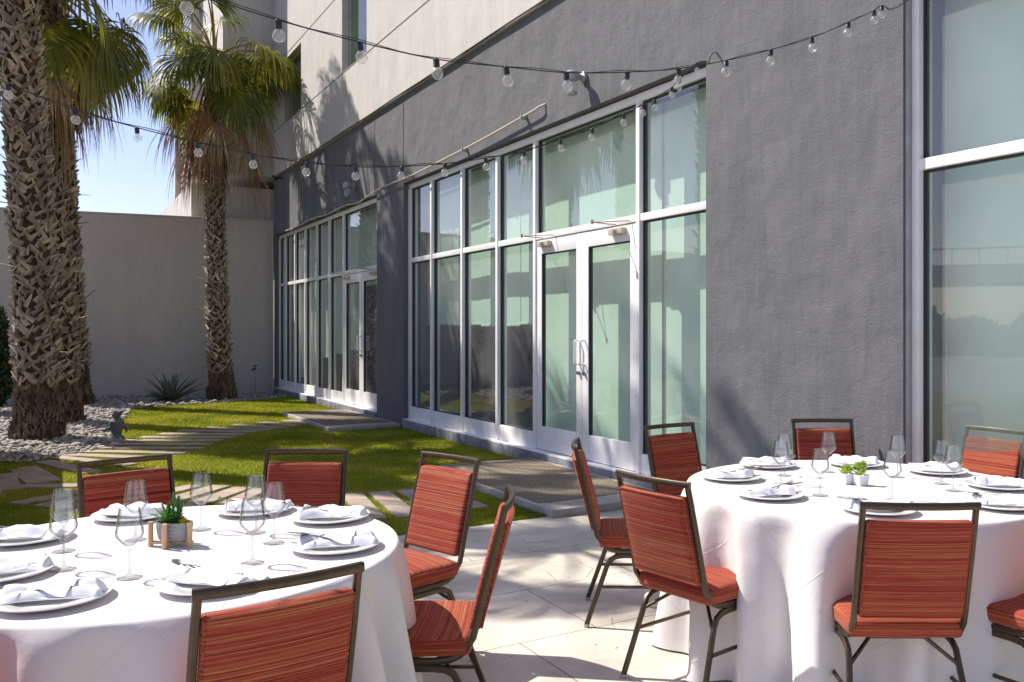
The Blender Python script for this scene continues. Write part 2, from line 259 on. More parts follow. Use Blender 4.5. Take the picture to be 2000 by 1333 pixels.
# ------------------------------------------------------------------ mesh helpers
class MB:
    def __init__(s): s.v = []; s.f = []
    def add(s, v, f):
        k = len(s.v); s.v += [tuple(x) for x in v]; s.f += [tuple(i + k for i in q) for q in f]; return s
    def box(s, x0, x1, y0, y1, z0, z1, bev=0.0):
        if x0 > x1: x0, x1 = x1, x0
        if y0 > y1: y0, y1 = y1, y0
        if z0 > z1: z0, z1 = z1, z0
        if bev <= 0:
            v = [(x, y, z) for x in (x0, x1) for y in (y0, y1) for z in (z0, z1)]
            return s.add(v, [(0, 1, 3, 2), (4, 6, 7, 5), (0, 4, 5, 1), (2, 3, 7, 6), (0, 2, 6, 4), (1, 5, 7, 3)])
        bm = bmesh.new(); bmesh.ops.create_cube(bm, size=1)
        for q in bm.verts: q.co = Vector(((x0 + x1) / 2 + q.co.x * (x1 - x0), (y0 + y1) / 2 + q.co.y * (y1 - y0), (z0 + z1) / 2 + q.co.z * (z1 - z0)))
        bmesh.ops.bevel(bm, geom=bm.edges[:], offset=bev, segments=2, profile=.6, affect='EDGES')
        return s.bm(bm)
    def bm(s, bm, M=None):
        bm.verts.ensure_lookup_table()
        v = [(M @ q.co if M else q.co.copy()) for q in bm.verts]; f = [tuple(x.index for x in q.verts) for q in bm.faces]
        bm.free(); return s.add(v, f)
    def tube(s, pts, r, n=8, rz=None, sq=1.0, cap=True, taper=None):
        """sweep along pts; r radius (list ok); sq<1 squares the section; rz second half-axis"""
        pts = [Vector(p) for p in pts]; k = len(pts); up = Vector((0, 0, 1)); rings = []
        tan = [(pts[min(i + 1, k - 1)] - pts[max(i - 1, 0)]).normalized() for i in range(k)]
        a = tan[0].cross(up)
        if a.length < .05: a = tan[0].cross(Vector((1, 0, 0)))
        a.normalize(); base = len(s.v); V = []
        for i in range(k):
            a = (a - tan[i] * a.dot(tan[i])).normalized(); b = tan[i].cross(a).normalized()
            ra = r[i] if isinstance(r, (list, tuple)) else r; rb = ra if rz is None else (rz[i] if isinstance(rz, (list, tuple)) else rz)
            for j in range(n):
                th = 2 * math.pi * (j + .5) / n; c, q = math.cos(th), math.sin(th)
                c = math.copysign(abs(c) ** sq, c); q = math.copysign(abs(q) ** sq, q)
                V.append(pts[i] + a * c * ra + b * q * rb)
        Fc = [(i * n + j, i * n + (j + 1) % n, (i + 1) * n + (j + 1) % n, (i + 1) * n + j) for i in range(k - 1) for j in range(n)]
        if cap: Fc += [tuple(range(n - 1, -1, -1)), tuple((k - 1) * n + j for j in range(n))]
        return s.add(V, Fc)
    def lathe(s, prof, n=24, c=(0, 0, 0), close=False):
        V = []; Fc = []; k = len(prof)
        for r, z in prof:
            for j in range(n):
                th = 2 * math.pi * j / n; V.append((c[0] + r * math.cos(th), c[1] + r * math.sin(th), c[2] + z))
        for i in range(k - 1):
            for j in range(n): Fc.append((i * n + j, i * n + (j + 1) % n, (i + 1) * n + (j + 1) % n, (i + 1) * n + j))
        if close: Fc += [tuple(range(n - 1, -1, -1)), tuple((k - 1) * n + j for j in range(n))]
        return s.add(V, Fc)
    def mesh(s, name, m, smooth=True, ang=40):
        me = bpy.data.meshes.new(name); me.from_pydata(s.v, [], s.f); me.update()
        me.materials.append(m)
        if smooth:
            me.polygons.foreach_set('use_smooth', [True] * len(me.polygons))
            if ang < 180: me.set_sharp_from_angle(angle=R(ang))
        return me
    def obj(s, name, m, parent=None, smooth=True, ang=40, **kw):
        o = bpy.data.objects.new(name, s.mesh(name, m, smooth, ang)); COL.objects.link(o)
        if parent: o.parent = parent
        for k, x in kw.items(): o[k] = x
        return o
def thing(name, loc=(0, 0, 0), rz=0.0, label=None, cat=None, group=None, sc=1.0):
    o = bpy.data.objects.new(name, None); o.empty_display_size = .1; COL.objects.link(o); o.location = loc; o.rotation_euler = (0, 0, rz); o.scale = (sc, sc, sc)
    return tag(o, label, cat, group)
def tag(o, label=None, cat=None, group=None, kind=None):
    if label: o['label'] = label
    if cat: o['category'] = cat
    if group: o['group'] = group
    if kind: o['kind'] = kind
    return o
def copy_tree(o, parent=None):
    c = o.copy(); COL.objects.link(c)
    if parent: c.parent = parent
    for ch in list(o.children): copy_tree(ch, c)
    return c
def arc(c, r, a0, a1, n, ax=0, ay=2):
    out = []
    for i in range(n + 1):
        a = R(a0 + (a1 - a0) * i / n); p = list(c); p[ax] += r * math.cos(a); p[ay] += r * math.sin(a); out.append(tuple(p))
    return out
def raw_mesh(name, verts, faces_n, idx, m):
    """fast mesh from numpy arrays; idx flat loop indices, faces_n verts per face"""
    me = bpy.data.meshes.new(name); nf = len(idx) // faces_n
    me.vertices.add(len(verts)); me.vertices.foreach_set('co', verts.astype(np.float32).ravel())
    me.loops.add(len(idx)); me.loops.foreach_set('vertex_index', idx.astype(np.int32))
    me.polygons.add(nf); me.polygons.foreach_set('loop_start', np.arange(0, nf * faces_n, faces_n, dtype=np.int32))
    me.update(calc_edges=True); me.validate(); me.materials.append(m)
    o = bpy.data.objects.new(name, me); COL.objects.link(o); return o
def inpoly(x, y, poly):
    ins = np.zeros(len(x), bool); k = len(poly)
    for i in range(k):
        x1, y1 = poly[i][:2]; x2, y2 = poly[(i + 1) % k][:2]
        if y1 == y2: continue
        c = ((y1 > y) != (y2 > y)) & (x < (x2 - x1) * (y - y1) / (y2 - y1) + x1); ins ^= c
    return ins

# ------------------------------------------------------------------ ground
def sheet(name, poly, z, m, parent=None):
    bm = bmesh.new(); vs = [bm.verts.new((p[0], p[1], z)) for p in poly]; f = bm.faces.new(vs); bm.normal_update()
    if f.normal.z < 0: f.normal_flip()
    bmesh.ops.triangulate(bm, faces=bm.faces[:]); o = MB().bm(bm).obj(name, m, parent, smooth=False); return o
tag(MB().add([(-600, -600, -.03), (600, -600, -.03), (600, 900, -.03), (-600, 900, -.03)], [(0, 1, 2, 3)]).obj('ground', M_GROUND, smooth=False), kind='structure')
T_EDGE = 6.08
pt = bpy.data.objects.new('patio', MB().add([(-.6, 0, 0), (T_EDGE, 0, 0), (T_EDGE, 24, 0), (-.6, 24, 0)], [(0, 1, 2, 3)]).mesh('patio', M_PATIO, False)); COL.objects.link(pt)
FR = Matrix.Translation(W(0, 0)) @ Matrix.Rotation(math.atan2(U.y, U.x), 4, 'Z')
pt.matrix_world = FR; tag(pt, kind='structure')
CORN = dp(533, 700, 20.8); CORN.z = 0
WDIR = Vector((-3.87, -1.73, 0)).normalized()
lawn_poly = [W(T_EDGE, 0), W(21.3, 0), CORN + WDIR * 12, W(T_EDGE + 2, 14), W(T_EDGE, 14)]
tag(sheet('lawn', lawn_poly, 0.0, M_TURF), kind='structure')
gb_px = [(-260, 930), (-60, 912), (0, 906), (60, 903), (120, 894), (190, 881), (250, 869), (226, 852), (232, 832), (245, 812), (262, 799), (330, 793), (400, 789), (470, 785), (535, 779), (560, 776)]
gb = [gp(*p) for p in gb_px]
grav_poly = gb + [W(20.6, .02), CORN + WDIR * .1 + Vector((.03, -.08, 0)), CORN + WDIR * 9 + Vector((.03, -.08, 0)), Vector((-14.5, 11.5, 0))]
gv = thing('gravel_bed')
COL.objects.unlink(gv); bpy.data.objects.remove(gv)
gbase = tag(sheet('gravel_soil', grav_poly, .006, M_GBASE), kind='structure')

# pavers: strips along two bent paths
def stations(keys, step):
    pts = [(gp(a, b), R(c), L) for a, b, c, L in keys]; out = []; acc = 0; prev = None
    for i in range(len(pts) - 1):
        (p, a, L), (q, b, K) = pts[i], pts[i + 1]; n = max(1, int((q - p).length / .02))
        for j in range(n):
            f = j / n; c = p.lerp(q, f); g = a + (b - a) * f; le = L + (K - L) * f
            if prev is not None:
                d = c - prev; nrm = Vector((-math.sin(g), math.cos(g), 0)); acc += abs(d.dot(nrm))
            prev = c
            if acc >= step or not out: out.append((c, g, le)); acc = 0
    return out
pav = stations([(583, 826, -44, .8), (530, 832, -28, .95), (440, 842, -6, 1.2), (360, 857, 0, 1.3), (300, 874, 0, 1.35), (235, 892, -10, 1.35), (165, 905, -30, 1.3), (85, 925, -46, 1.2), (30, 938, -52, 1.1)], .36)
npath1 = len(pav)
pav += stations([(128, 968, 66, .95), (220, 974, 72, 1.05), (330, 972, 76, 1.15), (430, 980, 84, 1.15), (560, 990, 98, 1.15), (700, 991, 112, 1.15), (765, 987, 115, 1.15), (850, 978, 118, 1.1), (935, 972, 121, .95)], .27)
pav += [(gp(a, b), R(c), L) for a, b, c, L in ((52, 932, -50, 1.1), (16, 943, -56, 1.1), (-18, 956, -62, 1.1), (112, 952, 6, 1.0))]
pav_rects = []
ONES = 'first second third fourth fifth sixth seventh eighth ninth tenth eleventh twelfth thirteenth fourteenth fifteenth sixteenth seventeenth eighteenth nineteenth twentieth'.split() + ['twenty ' + x for x in 'first second third fourth fifth sixth seventh eighth ninth'.split()] + ['thirtieth'] + ['thirty ' + x for x in 'first second third fourth fifth sixth seventh eighth ninth'.split()]
ORD = ONES[:npath1] + ONES[:len(pav) - npath1 - 4] + ONES[:4]
pav_proto = None
for i, (c, a, L) in enumerate(pav):
    wd = .19 if i % 3 else .17
    o = MB().box(-L / 2, L / 2, -wd / 2, wd / 2, -.02, .012, .004).obj('paver', M_PAVER)
    o.location = (c.x + rnd.uniform(-.03, .03), c.y, .004 + rnd.uniform(0, .004)); o.rotation_euler = (0, 0, a + rnd.uniform(-.02, .02))
    tag(o, ORD[i] + (' paver strip counted from the far door landing along the path' if i < npath1 else ' paver strip from the gravel end of the path curving before the chairs' if i < len(pav) - 4 else ' of four paver strips in the shaded corner left of the chairs'), 'paver', 'paver strips laid in the lawn')
    pav_rects.append((o.location.x, o.location.y, a, L / 2 + .01, wd / 2 + .012))

SLABS = [(6.0, 8.62, .035, 1.28), (12.8, 15.65, .035, 1.15)]
slab_pos = []
for k, (t0, t1, s0, s1) in enumerate(SLABS):
    base = W((t0 + t1) / 2, (s0 + s1) / 2)
    e = thing('door_slab', base, math.atan2(U.y, U.x), ['brown door landing with pale rim below the nearer double doors', 'brown door landing with pale rim below the farther double doors'][k], 'door landing')
    a, b = (t1 - t0) / 2, (s1 - s0) / 2; m = MB(); rim = .055
    m.box(-a, a, b - rim, b, 0, .065, .006); m.box(-a, a, -b, -b + rim, 0, .065, .006); m.box(-a, -a + .30, -b + rim, b - rim, 0, .0645, .006); m.box(a - rim, a, -b + rim, b - rim, 0, .0645, .006)
    m.obj('rim', M_CONC, e)
    MB().box(-a + .30, a - rim, -b + rim, b - rim, 0, .069).obj('aggregate_panel', M_AGG, e, smooth=False)

# turf blades, dense near, thinner far
rg = np.random.default_rng(3)
nb = 330000
tt = T_EDGE + (21.2 - T_EDGE) * rg.random(nb) ** 1.7; ss = rg.random(nb) * 9.5
bx = U.x * tt + N.x * (ss - D0); by = U.y * tt + N.y * (ss - D0)
ok = inpoly(bx, by, lawn_poly) & ~inpoly(bx, by, grav_poly)
px_ = CX + F * bx / by; ok &= (px_ > -160) & (px_ < 1300)
for (cx_, cy_, a, hl, hw) in pav_rects:
    dx, dy = bx - cx_, by - cy_; ca, sa = math.cos(a), math.sin(a)
    ok &= ~((abs(dx * ca + dy * sa) < hl) & (abs(-dx * sa + dy * ca) < hw))
for t0, t1, s0, s1 in SLABS: ok &= ~((tt > t0) & (tt < t1) & (ss < s1))
bx, by = bx[ok], by[ok]; nb = len(bx)
hh = rg.uniform(.012, .03, nb) * (1 + .25 * rg.random(nb)); ang = rg.uniform(0, 2 * math.pi, nb); wdt = rg.uniform(.0025, .005, nb) * (by / 8).clip(.8, 2)
lean = rg.normal(0, .35, (nb, 2)) * hh[:, None]
V = np.zeros((nb, 3, 3)); V[:, 0] = np.c_[bx + np.cos(ang) * wdt, by + np.sin(ang) * wdt, np.zeros(nb)]; V[:, 1] = np.c_[bx - np.cos(ang) * wdt, by - np.sin(ang) * wdt, np.zeros(nb)]; V[:, 2] = np.c_[bx + lean[:, 0], by + lean[:, 1], hh]
tag(raw_mesh('grass', V.reshape(-1, 3), 3, np.arange(nb * 3), M_BLADE), 'short yellow green turf blades covering the courtyard lawn', 'grass', kind='stuff')

# gravel stones
bm = bmesh.new(); bmesh.ops.create_icosphere(bm, subdivisions=2, radius=1); bm.verts.ensure_lookup_table()
iv = np.array([q.co[:] for q in bm.verts]); ifc = np.array([[x.index for x in q.verts] for q in bm.faces]); bm.free()
ns = 36000
gx = rg.uniform(-14, -5.2, ns); gy = rg.uniform(9, 21, ns); ok = inpoly(gx, gy, grav_poly) & (CX + F * gx / gy > -120); gx, gy = gx[ok], gy[ok]; ns = len(gx)
Vs = np.zeros((ns, len(iv), 3))
sz = rg.uniform(.014, .038, ns) * (1 + (rg.random(ns) > .93) * .8)
for i in range(ns):
    a = rg.uniform(0, 6.28); sc = np.array([1, rg.uniform(.6, 1), rg.uniform(.4, .75)]) * sz[i]; v = iv * sc
    v = v * (1 + .22 * np.sin(iv @ rg.normal(0, 1.8, 3) + rg.uniform(0, 6))[:, None])
    c, s_ = math.cos(a), math.sin(a); Rm = np.array([[c, -s_, 0], [s_, c, 0], [0, 0, 1]]); Vs[i] = v @ Rm.T + (gx[i], gy[i], sz[i] * rg.uniform(.05, .5) + .006)
idx = (ifc[None] + (np.arange(ns) * len(iv))[:, None, None]).ravel()
go = raw_mesh('gravel', Vs.reshape(-1, 3), 3, idx, M_STONE); go.data.polygons.foreach_set('use_smooth', [True] * len(go.data.polygons))
tag(go, 'bed of pale grey river stones around the palm trunks and along the back wall', 'gravel', kind='stuff')

# ------------------------------------------------------------------ building (local x = along the wall, y = out of the wall)
RZ = math.atan2(U.y, U.x)
B = thing('hotel_building', W(0, 0), RZ, 'grey and off white stucco hotel building with tall aluminium framed windows', 'building')
WS = -.12                                   # glass line set back from the pier faces
ZB, ZG, ZT0, ZT1, ZH, ZTOP, ZW = .13, .33, 2.53, 2.60, 3.665, 3.74, 5.10
tA0, tA1 = tpx(788), tpx(1379)              # near opening (far edge, near edge)
tB0, tB1 = 21.35, tpx(736)                  # far opening
tC0, tC1 = tpx(1764), -3.0
m = MB()
def opening_walls(mb):
    mb.box(-14, 21.5, -.9, 0, ZTOP + .015, ZW)                                # spandrel
    for a, b in ((tA1, tC0), (tB1, tA0), (-14, tC1), (tB0, 21.5)): mb.box(a, b, -.9, 0, 0, ZTOP + .0149)
opening_walls(m)
m.obj('lower_wall', M_GREY, B, smooth=False)
# upper storeys with two window openings
wins = [(tpx(716, .035), tpx(668, .035), 6.22, 9.0), (tpx(588, .035), tpx(556, .035), 6.22, 7.62)]
m = MB(); us = .035; zt = 13.0
tcur = -14
for a, b, z0, z1 in wins:
    m.box(tcur, a, -.9, us, ZW, zt); m.box(a, b, -.9, us, ZW, z0); m.box(a, b, -.9, us, z1, zt); tcur = b
m.box(tcur, 21.5, -.9, us, ZW, zt)
m.obj('upper_wall', M_WHITE, B, smooth=False)
for a, b, z0, z1 in wins:
    f = MB(); fr = .05
    f.box(a, a + fr, -.16, -.08, z0, z1); f.box(b - fr, b, -.16, -.08, z0, z1); f.box(a + fr, b - fr, -.16, -.08, z0, z0 + fr); f.box(a + fr, b - fr, -.16, -.08, z1 - fr, z1)
    fo = f.obj('window_frame', M_GALV, B, smooth=False)
    MB().add([(a + fr, -.12, z0 + fr), (b - fr, -.12, z0 + fr), (b - fr, -.12, z1 - fr), (a + fr, -.12, z1 - fr)], [(3, 2, 1, 0)]).obj('pane', M_UPANE, fo, smooth=False)
    MB().box(a, b, -.9, -.7, z0, z1).obj('curtain', mat('curtain_dark', (.12, .17, .11), .8, col2=(.34, .38, .27), vscale=2, stretch=(6, 6, .4)), B, smooth=False)
# joints scored in the stucco: thin recessed-looking reglets, real strips
m = MB()
for z in (6.20, 7.72): m.box(-14, 21.4, us, us + .004, z - .008, z + .008)
for t in (tpx(788) , tpx(732)): m.box(t - .008, t + .008, 0, .006, ZTOP + .1, ZW - .05)
m.obj('control_joint', mat('joint_grey', (.11, .105, .10), .9), B, smooth=False)
# cable run where grey meets white
pts = [(t, us + .014 + .002 * math.sin(t * 3), ZW + .012 + .003 * math.sin(t * 2.1)) for t in np.linspace(21.2, -2, 90)]
MB().tube(pts, .011, 6).obj('eave_cable', M_CABLE, B)
# conduit above the windows
cp = [(tpx(1046, .06), 3.95), (tpx(1020, .06), 3.93), (tpx(940, .06), 3.87), (tpx(870, .06), 3.83), (tpx(800, .06), 3.79), (tpx(760, .06), 3.80), (tpx(730, .06), 3.78), (tpx(700, .06), 3.71), (tpx(672, .06), 3.755), (tpx(640, .06), 3.72), (tpx(610, .06), 3.755), (tpx(580, .06), 3.72), (tpx(557, .06), 3.73)]
def smooth_pts(P, n=6):
    out = []; P = [Vector(p) for p in P]
    for i in range(len(P) - 1):
        p0, p1, p2, p3 = P[max(i - 1, 0)], P[i], P[i + 1], P[min(i + 2, len(P) - 1)]
        for j in range(n):
            t = j / n; out.append(.5 * ((2 * p1) + (p2 - p0) * t + (2 * p0 - 5 * p1 + 4 * p2 - p3) * t * t + (3 * p1 - p0 - 3 * p2 + p3) * t ** 3))
    out.append(P[-1]); return out
cpts = smooth_pts([(t, .06, z) for t, z in cp])
co = MB().tube([(cp[0][0] - .12, 0, 3.99), (cp[0][0] - .07, .05, 3.965)] + [tuple(p) for p in cpts], .0125, 8).obj('conduit', M_BEIGE, B)
for p in cpts[6::9]: MB().box(p.x - .012, p.x + .012, .0, .085, p.z - .026, p.z + .026, .004).obj('clamp', M_GALV, co)
# curb below the openings
m = MB(); m.box(tA1, tA0 - .02, -.9, .03, 0, ZB, .008); m.box(tB1 + .02, tB0, -.9, .03, 0, ZB, .008); m.box(tC1, tC0 - .01, -.9, .03, 0, ZB, .008)
m.obj('curb', M_CURB, B)
m = MB()
for a, b in ((tA1, tA0), (tB1, tB0), (tC1, tC0)): m.box(a + .03, b - .03, -.10, .018, ZB + .001, ZB + .012)
m.obj('sill', M_FRAME, B, smooth=False)

def bay(mull, doors, t_lo, t_hi, label=None, trim=True):
    """mull: list of mullion centres high->low t; doors: index span covered by a door pair"""
    g = MB(); y0, y1 = WS - .09, WS + .035; hw = .028
    edges = sorted(mull)
    f_parent = None
    g.box(t_lo, t_hi, y0, y1, ZH, ZTOP, .003)                                          # head
    for c in edges: g.box(c - hw, c + hw, y0, y1 + .012, ZB + .012, ZH, .003)
    for i in range(len(edges) - 1):
        a, b = edges[i] + hw, edges[i + 1] - hw
        g.box(a, b, y0, y1 + .004, ZT0, ZT1, .003)
        if i != doors: g.box(a, b, y0, y1 - .004, ZB + .012, ZG, .003)
    fo = g.obj('window_frame', M_FRAME, B)
    k = MB()
    for i in range(len(edges) - 1):                                                    # dark gaskets round every pane
        a, b = edges[i] + hw, edges[i + 1] - hw
        for z0, z1 in ((ZG, ZT0), (ZT1, ZH)):
            if i == doors and z0 == ZG: continue
            for q in ((a, a + .012, z0, z1), (b - .012, b, z0, z1), (a + .012, b - .012, z0, z0 + .008), (a + .012, b - .012, z1 - .012, z1)): k.box(q[0], q[1], WS - .045, WS + .002, q[2], q[3])
            MB().add([(a, WS - .02, z0), (b, WS - .02, z0), (b, WS - .02, z1), (a, WS - .02, z1)], [(3, 2, 1, 0)]).obj('pane', M_PANE, fo, smooth=False)
    k.obj('gasket', M_DARK, fo, smooth=False)
    if doors is not None:
        a, b = edges[doors] + hw + .004, edges[doors + 1] - hw - .004; c = (a + b) / 2
        for d0, d1, side in ((a, c - .003, 1), (c + .003, b, -1)):
            q = MB(); st = .115; zb, ztp = ZB + .02, ZT0 - .008; bt, tp = .26, .16; ya, yb = WS - .02, WS + .03
            q.box(d0, d0 + st, ya, yb, zb, ztp, .003); q.box(d1 - st, d1, ya, yb, zb, ztp, .003)
            q.box(d0 + st, d1 - st, ya, yb - .001, zb, zb + bt, .003); q.box(d0 + st, d1 - st, ya, yb - .001, ztp - tp, ztp, .003)
            do = q.obj('door', M_FRAME, B)
            MB().add([(d0 + st, WS + .0, zb + bt), (d1 - st, WS + .0, zb + bt), (d1 - st, WS + .0, ztp - tp), (d0 + st, WS + .0, ztp - tp)], [(3, 2, 1, 0)]).obj('pane', M_PANE, do, smooth=False)
            k = MB()
            k.box(d0 + st, d0 + st + .012, ya, yb - .008, zb + bt, ztp - tp); k.box(d1 - st - .012, d1 - st, ya, yb - .008, zb + bt, ztp - tp); k.box(d0 + st + .012, d1 - st - .012, ya, yb - .008, ztp - tp - .012, ztp - tp)
            k.obj('gasket', M_DARK, do, smooth=False)
            hx = d1 - .05 if side == 1 else d0 + .05
            hb = MB().tube(smooth_pts([(hx, yb, 1.14), (hx, yb + .055, 1.145), (hx, yb + .06, 1.19), (hx, yb + .06, 1.34), (hx, yb + .055, 1.385), (hx, yb, 1.39)], 4), .011, 8)
            hb.obj('handle', M_FRAME, do)
            hk = MB().tube([(hx, yb, 1.05), (hx, yb + .025, 1.05)], .022, 12); hk.tube([(hx, yb + .025, 1.05), (hx, yb + .034, 1.05)], .013, 10); hk.obj('lock', M_STEEL, do)
            # closer body near the hinge side, with a two-part arm
            hx = d0 + .30 if side == 1 else d1 - .22
            cb = MB().box(hx - .12, hx + .12, yb, yb + .055, ZT0 - .095, ZT0 - .035, .006); cb.tube([(hx, yb + .055, ZT0 - .065), (hx, yb + .09, ZT0 - .065)], .022, 10)
            cb.obj('closer', M_BEIGE, do)
            el = (hx + .04, yb + .29, ZT0 + .012); ar = MB().tube([(hx, yb + .03, ZT0 - .02), (hx, yb + .04, ZT0 + .0), el], .006, 6); ar.tube([el, (hx - .20, yb + .015, ZT0 + .02)], .0055, 6)
            ar.tube([(el[0], el[1], el[2] - .018), (el[0], el[1], el[2] + .022)], .015, 8); ar.obj('closer_arm', M_BEIGE, do)
    return fo
nearm = [tpx(x, WS) for x in (798.5, 847, 907, 976, 1050, 1253, 1390)]
nearm[-1] = tA1 - .036; nearm[0] = tA0 - .035
bay(nearm, 1, tA1 + .004, tA0 - .004)
farm = [tpx(x, WS) for x in (560.5, 579, 599.5, 622, 646.7, 674.5)]
bay([tB0 - .03] + farm + [tB1 + .05], 0, tB1 + .004, tB0 - .004)
bay([tC0 - .035, tC0 - 1.75, tC0 - 3.5, tC0 - 5.2, tC1 + .03], None, tC1 + .004, tC0 - .004)
MB().box(tC0 - .0005, tC0 - .006, -.1, -.02, ZB, ZTOP).obj('sealant', M_GALV, B, smooth=False)

# rooms and blinds behind the glass
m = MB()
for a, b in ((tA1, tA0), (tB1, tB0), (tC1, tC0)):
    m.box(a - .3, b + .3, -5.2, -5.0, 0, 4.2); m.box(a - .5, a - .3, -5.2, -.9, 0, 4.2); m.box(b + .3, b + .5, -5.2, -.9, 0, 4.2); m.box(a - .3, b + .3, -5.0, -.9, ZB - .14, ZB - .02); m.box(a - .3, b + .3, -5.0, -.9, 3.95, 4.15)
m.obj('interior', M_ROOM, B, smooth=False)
nm = sorted(nearm)
BN = [0]
def blind(a, b, zb, s=-.40, top=ZH + .05):
    BN[0] += 1; a -= .03; b += .03; s -= .006 * (BN[0] % 2)
    o = MB().box(a, b, s - .003, s, zb, top).obj('blind', M_BLIND, B, smooth=False)
    if zb > .5: MB().box(a, b, s - .012, s + .010, zb - .03, zb - .0005, .004).obj('bottom_bar', M_BLIND, o)
gpz = .03
blind(nm[2] + .62, nm[3] - .0, 1.60); blind(nm[3] + .01, nm[4] + .02, 1.58); blind(nm[4] + .03, nm[5] + .0, 1.60); blind(nm[5] + .01, nm[6] + .29, 1.61)
blind(nm[0] - .25, nm[1] + .06, .12, -.42); blind(nm[1] + .08, nm[2] + .60, .12, -.40)
fm = sorted([tB0 - .03] + farm + [tB1 + .05])
for i, z in enumerate((2.35, 1.15, 1.05, .95, .70, .4, .35)): blind(fm[i] + .02, fm[i + 1] + .01, z)
cm = sorted([tC0 - .035, tC0 - 1.75, tC0 - 3.5, tC0 - 5.2, tC1 + .03])
for i in range(len(cm) - 1): blind(cm[i] + .03 + (.3 if i else 0), cm[i + 1] + (.29), .12, -.42)
# far end: slab returns, stepped parapet and louvred balcony beyond the back wall
XE = 21.5
MB().box(XE + .001, XE + 3.2, -6, 1.15, 5.15, 13).obj('end_wall', M_WHITE, B, smooth=False)
MB().box(XE + .6, XE + 9, -6, 1.75, 3.2, 4.95).obj('parapet', M_WHITE, B, smooth=False)
MB().box(XE + 3.2, XE + 9, -6, 1.10, 4.95, 13).obj('wing_wall', M_WHITE, B, smooth=False)
m = MB()
for i in range(34): 
    z = 5.5 + i * .16; m.box(XE + 3.3, XE + 6.4, 1.18, 1.27, z, z + .07)
lo = m.obj('louvre', M_GALV, B, smooth=False)
m = MB(); m.box(XE + 3.2, XE + 3.3, 1.11, 1.40, 5.2, 11.2); m.box(XE + 6.4, XE + 6.5, 1.11, 1.40, 5.2, 11.2); m.box(XE + 3.3, XE + 6.4, 1.11, 1.40, 5.2, 5.3); m.obj('louvre_frame', M_WHITE, lo, smooth=False)

# back wall
bw = thing('back_wall', CORN, math.atan2(WDIR.y, WDIR.x), 'tall plain taupe courtyard wall standing behind the palms', 'wall')
MB().box(-.02, 26, -.35, -.0, 0, 4.08, .01).obj('panel', M_BACK, bw)
MB().box(-.02, 26, -.37, .012, 4.081, 4.12, .008).obj('coping', M_BACK, bw)
if (CORN + Matrix.Rotation(math.atan2(WDIR.y, WDIR.x), 3, 'Z') @ Vector((0, 1, 0))).y > CORN.y:
    pass
gwl = Vector((-7.2, 10.7, 0)); gd = Vector((.52, -.855, 0))  # unseen wall added to cast the straight-edged shade on the left of the lawn
gw = thing('shade_wall', gwl, math.atan2(gd.y, gd.x), 'low unseen stucco wall added outside the left picture edge to shade the lawn', 'wall')
MB().box(0, 5.0, -.2, 0, 0, 1.36, .01).obj('panel', M_BACK, gw); MB().box(-.02, 5.02, -.22, .02, 1.361, 1.41, .008).obj('coping', M_CONC, gw)

# pipes at the far corner
p0 = gp(533, 775)
MB().tube([(0, 0, 0), (0, 0, 3.9)], .02, 8).obj('wall_pipe', M_BEIGE).location = W(21.2, .10)
o = [x for x in COL.objects if x.name == 'wall_pipe'][0]; tag(o, 'thin rusty beige vertical pipe in the corner by the far windows', 'pipe')
sp = thing('hose_bib', W(20.9, .55), 0, 'small dark garden tap on a thin riser in the far corner', 'tap')
MB().tube([(0, 0, 0), (0, 0, .62)], .014, 8).obj('riser', M_GALV, sp); v = MB().tube([(0, 0, .6), (-.02, -.06, .62), (-.02, -.12, .58)], .02, 8); v.tube([(-.05, 0, .68), (.05, 0, .68)], .012, 6); v.tube([(0, 0, .62), (0, 0, .68)], .01, 6); v.obj('valve', M_DARK, sp)

# wall lamps
def wall_lamp(t, z, label):
    e = thing('wall_lamp', W(t, 0, z), RZ, label, 'wall lamp', 'jar lamps on the grey wall')
    MB().lathe([(.0, 0), (.052, 0), (.056, .01), (.056, .03), (.03, .045)], 16, close=False).obj('wall_box', M_GALV, e).rotation_euler = (R(-90), 0, 0)
    MB().tube([(0, .03, .0), (0, .10, 0)], .03, 12).obj('arm', M_GALV, e)
    q = MB().lathe([(0, .045), (.05, .045), (.062, .035), (.064, -.045), (.055, -.05), (.0, -.05)], 20, (0, .15, 0))
    for k in range(16):
        a = k * math.tau / 16; q.box(.062 * math.cos(a) - .003, .062 * math.cos(a) + .003, .15 + .062 * math.sin(a) - .003, .15 + .062 * math.sin(a) + .003, -.04, .03)
    q.obj('housing', M_GALV, e)
    MB().lathe([(.040, -.05), (.043, -.07), (.045, -.16), (.04, -.185), (.0, -.19)], 20, (0, .15, 0)).obj('jar', M_BULB, e)
    MB().lathe([(.046, -.163), (.049, -.165), (.049, -.186), (.044, -.194), (.0, -.194)], 20, (0, .15, 0)).obj('guard', M_GALV, e)
    return e
wall_lamp(tpx(1142), 4.08, 'grey jar lamp on the sunlit wall above the nearer double doors')
wall_lamp(tpx(694), 4.05, 'grey jar lamp on the shaded wall above the far windows')
e = thing('security_camera', W(20.75, 0, 5.02), RZ, 'small dark security camera under the far corner of the white wall', 'security camera')
MB().tube([(0, 0, .0), (0, .12, .0)], .02, 8).obj('bracket', M_CABLE, e); MB().tube([(-.14, .15, -.04), (.1, .15, .03)], .045, 12).obj('housing', M_BLACK, e)
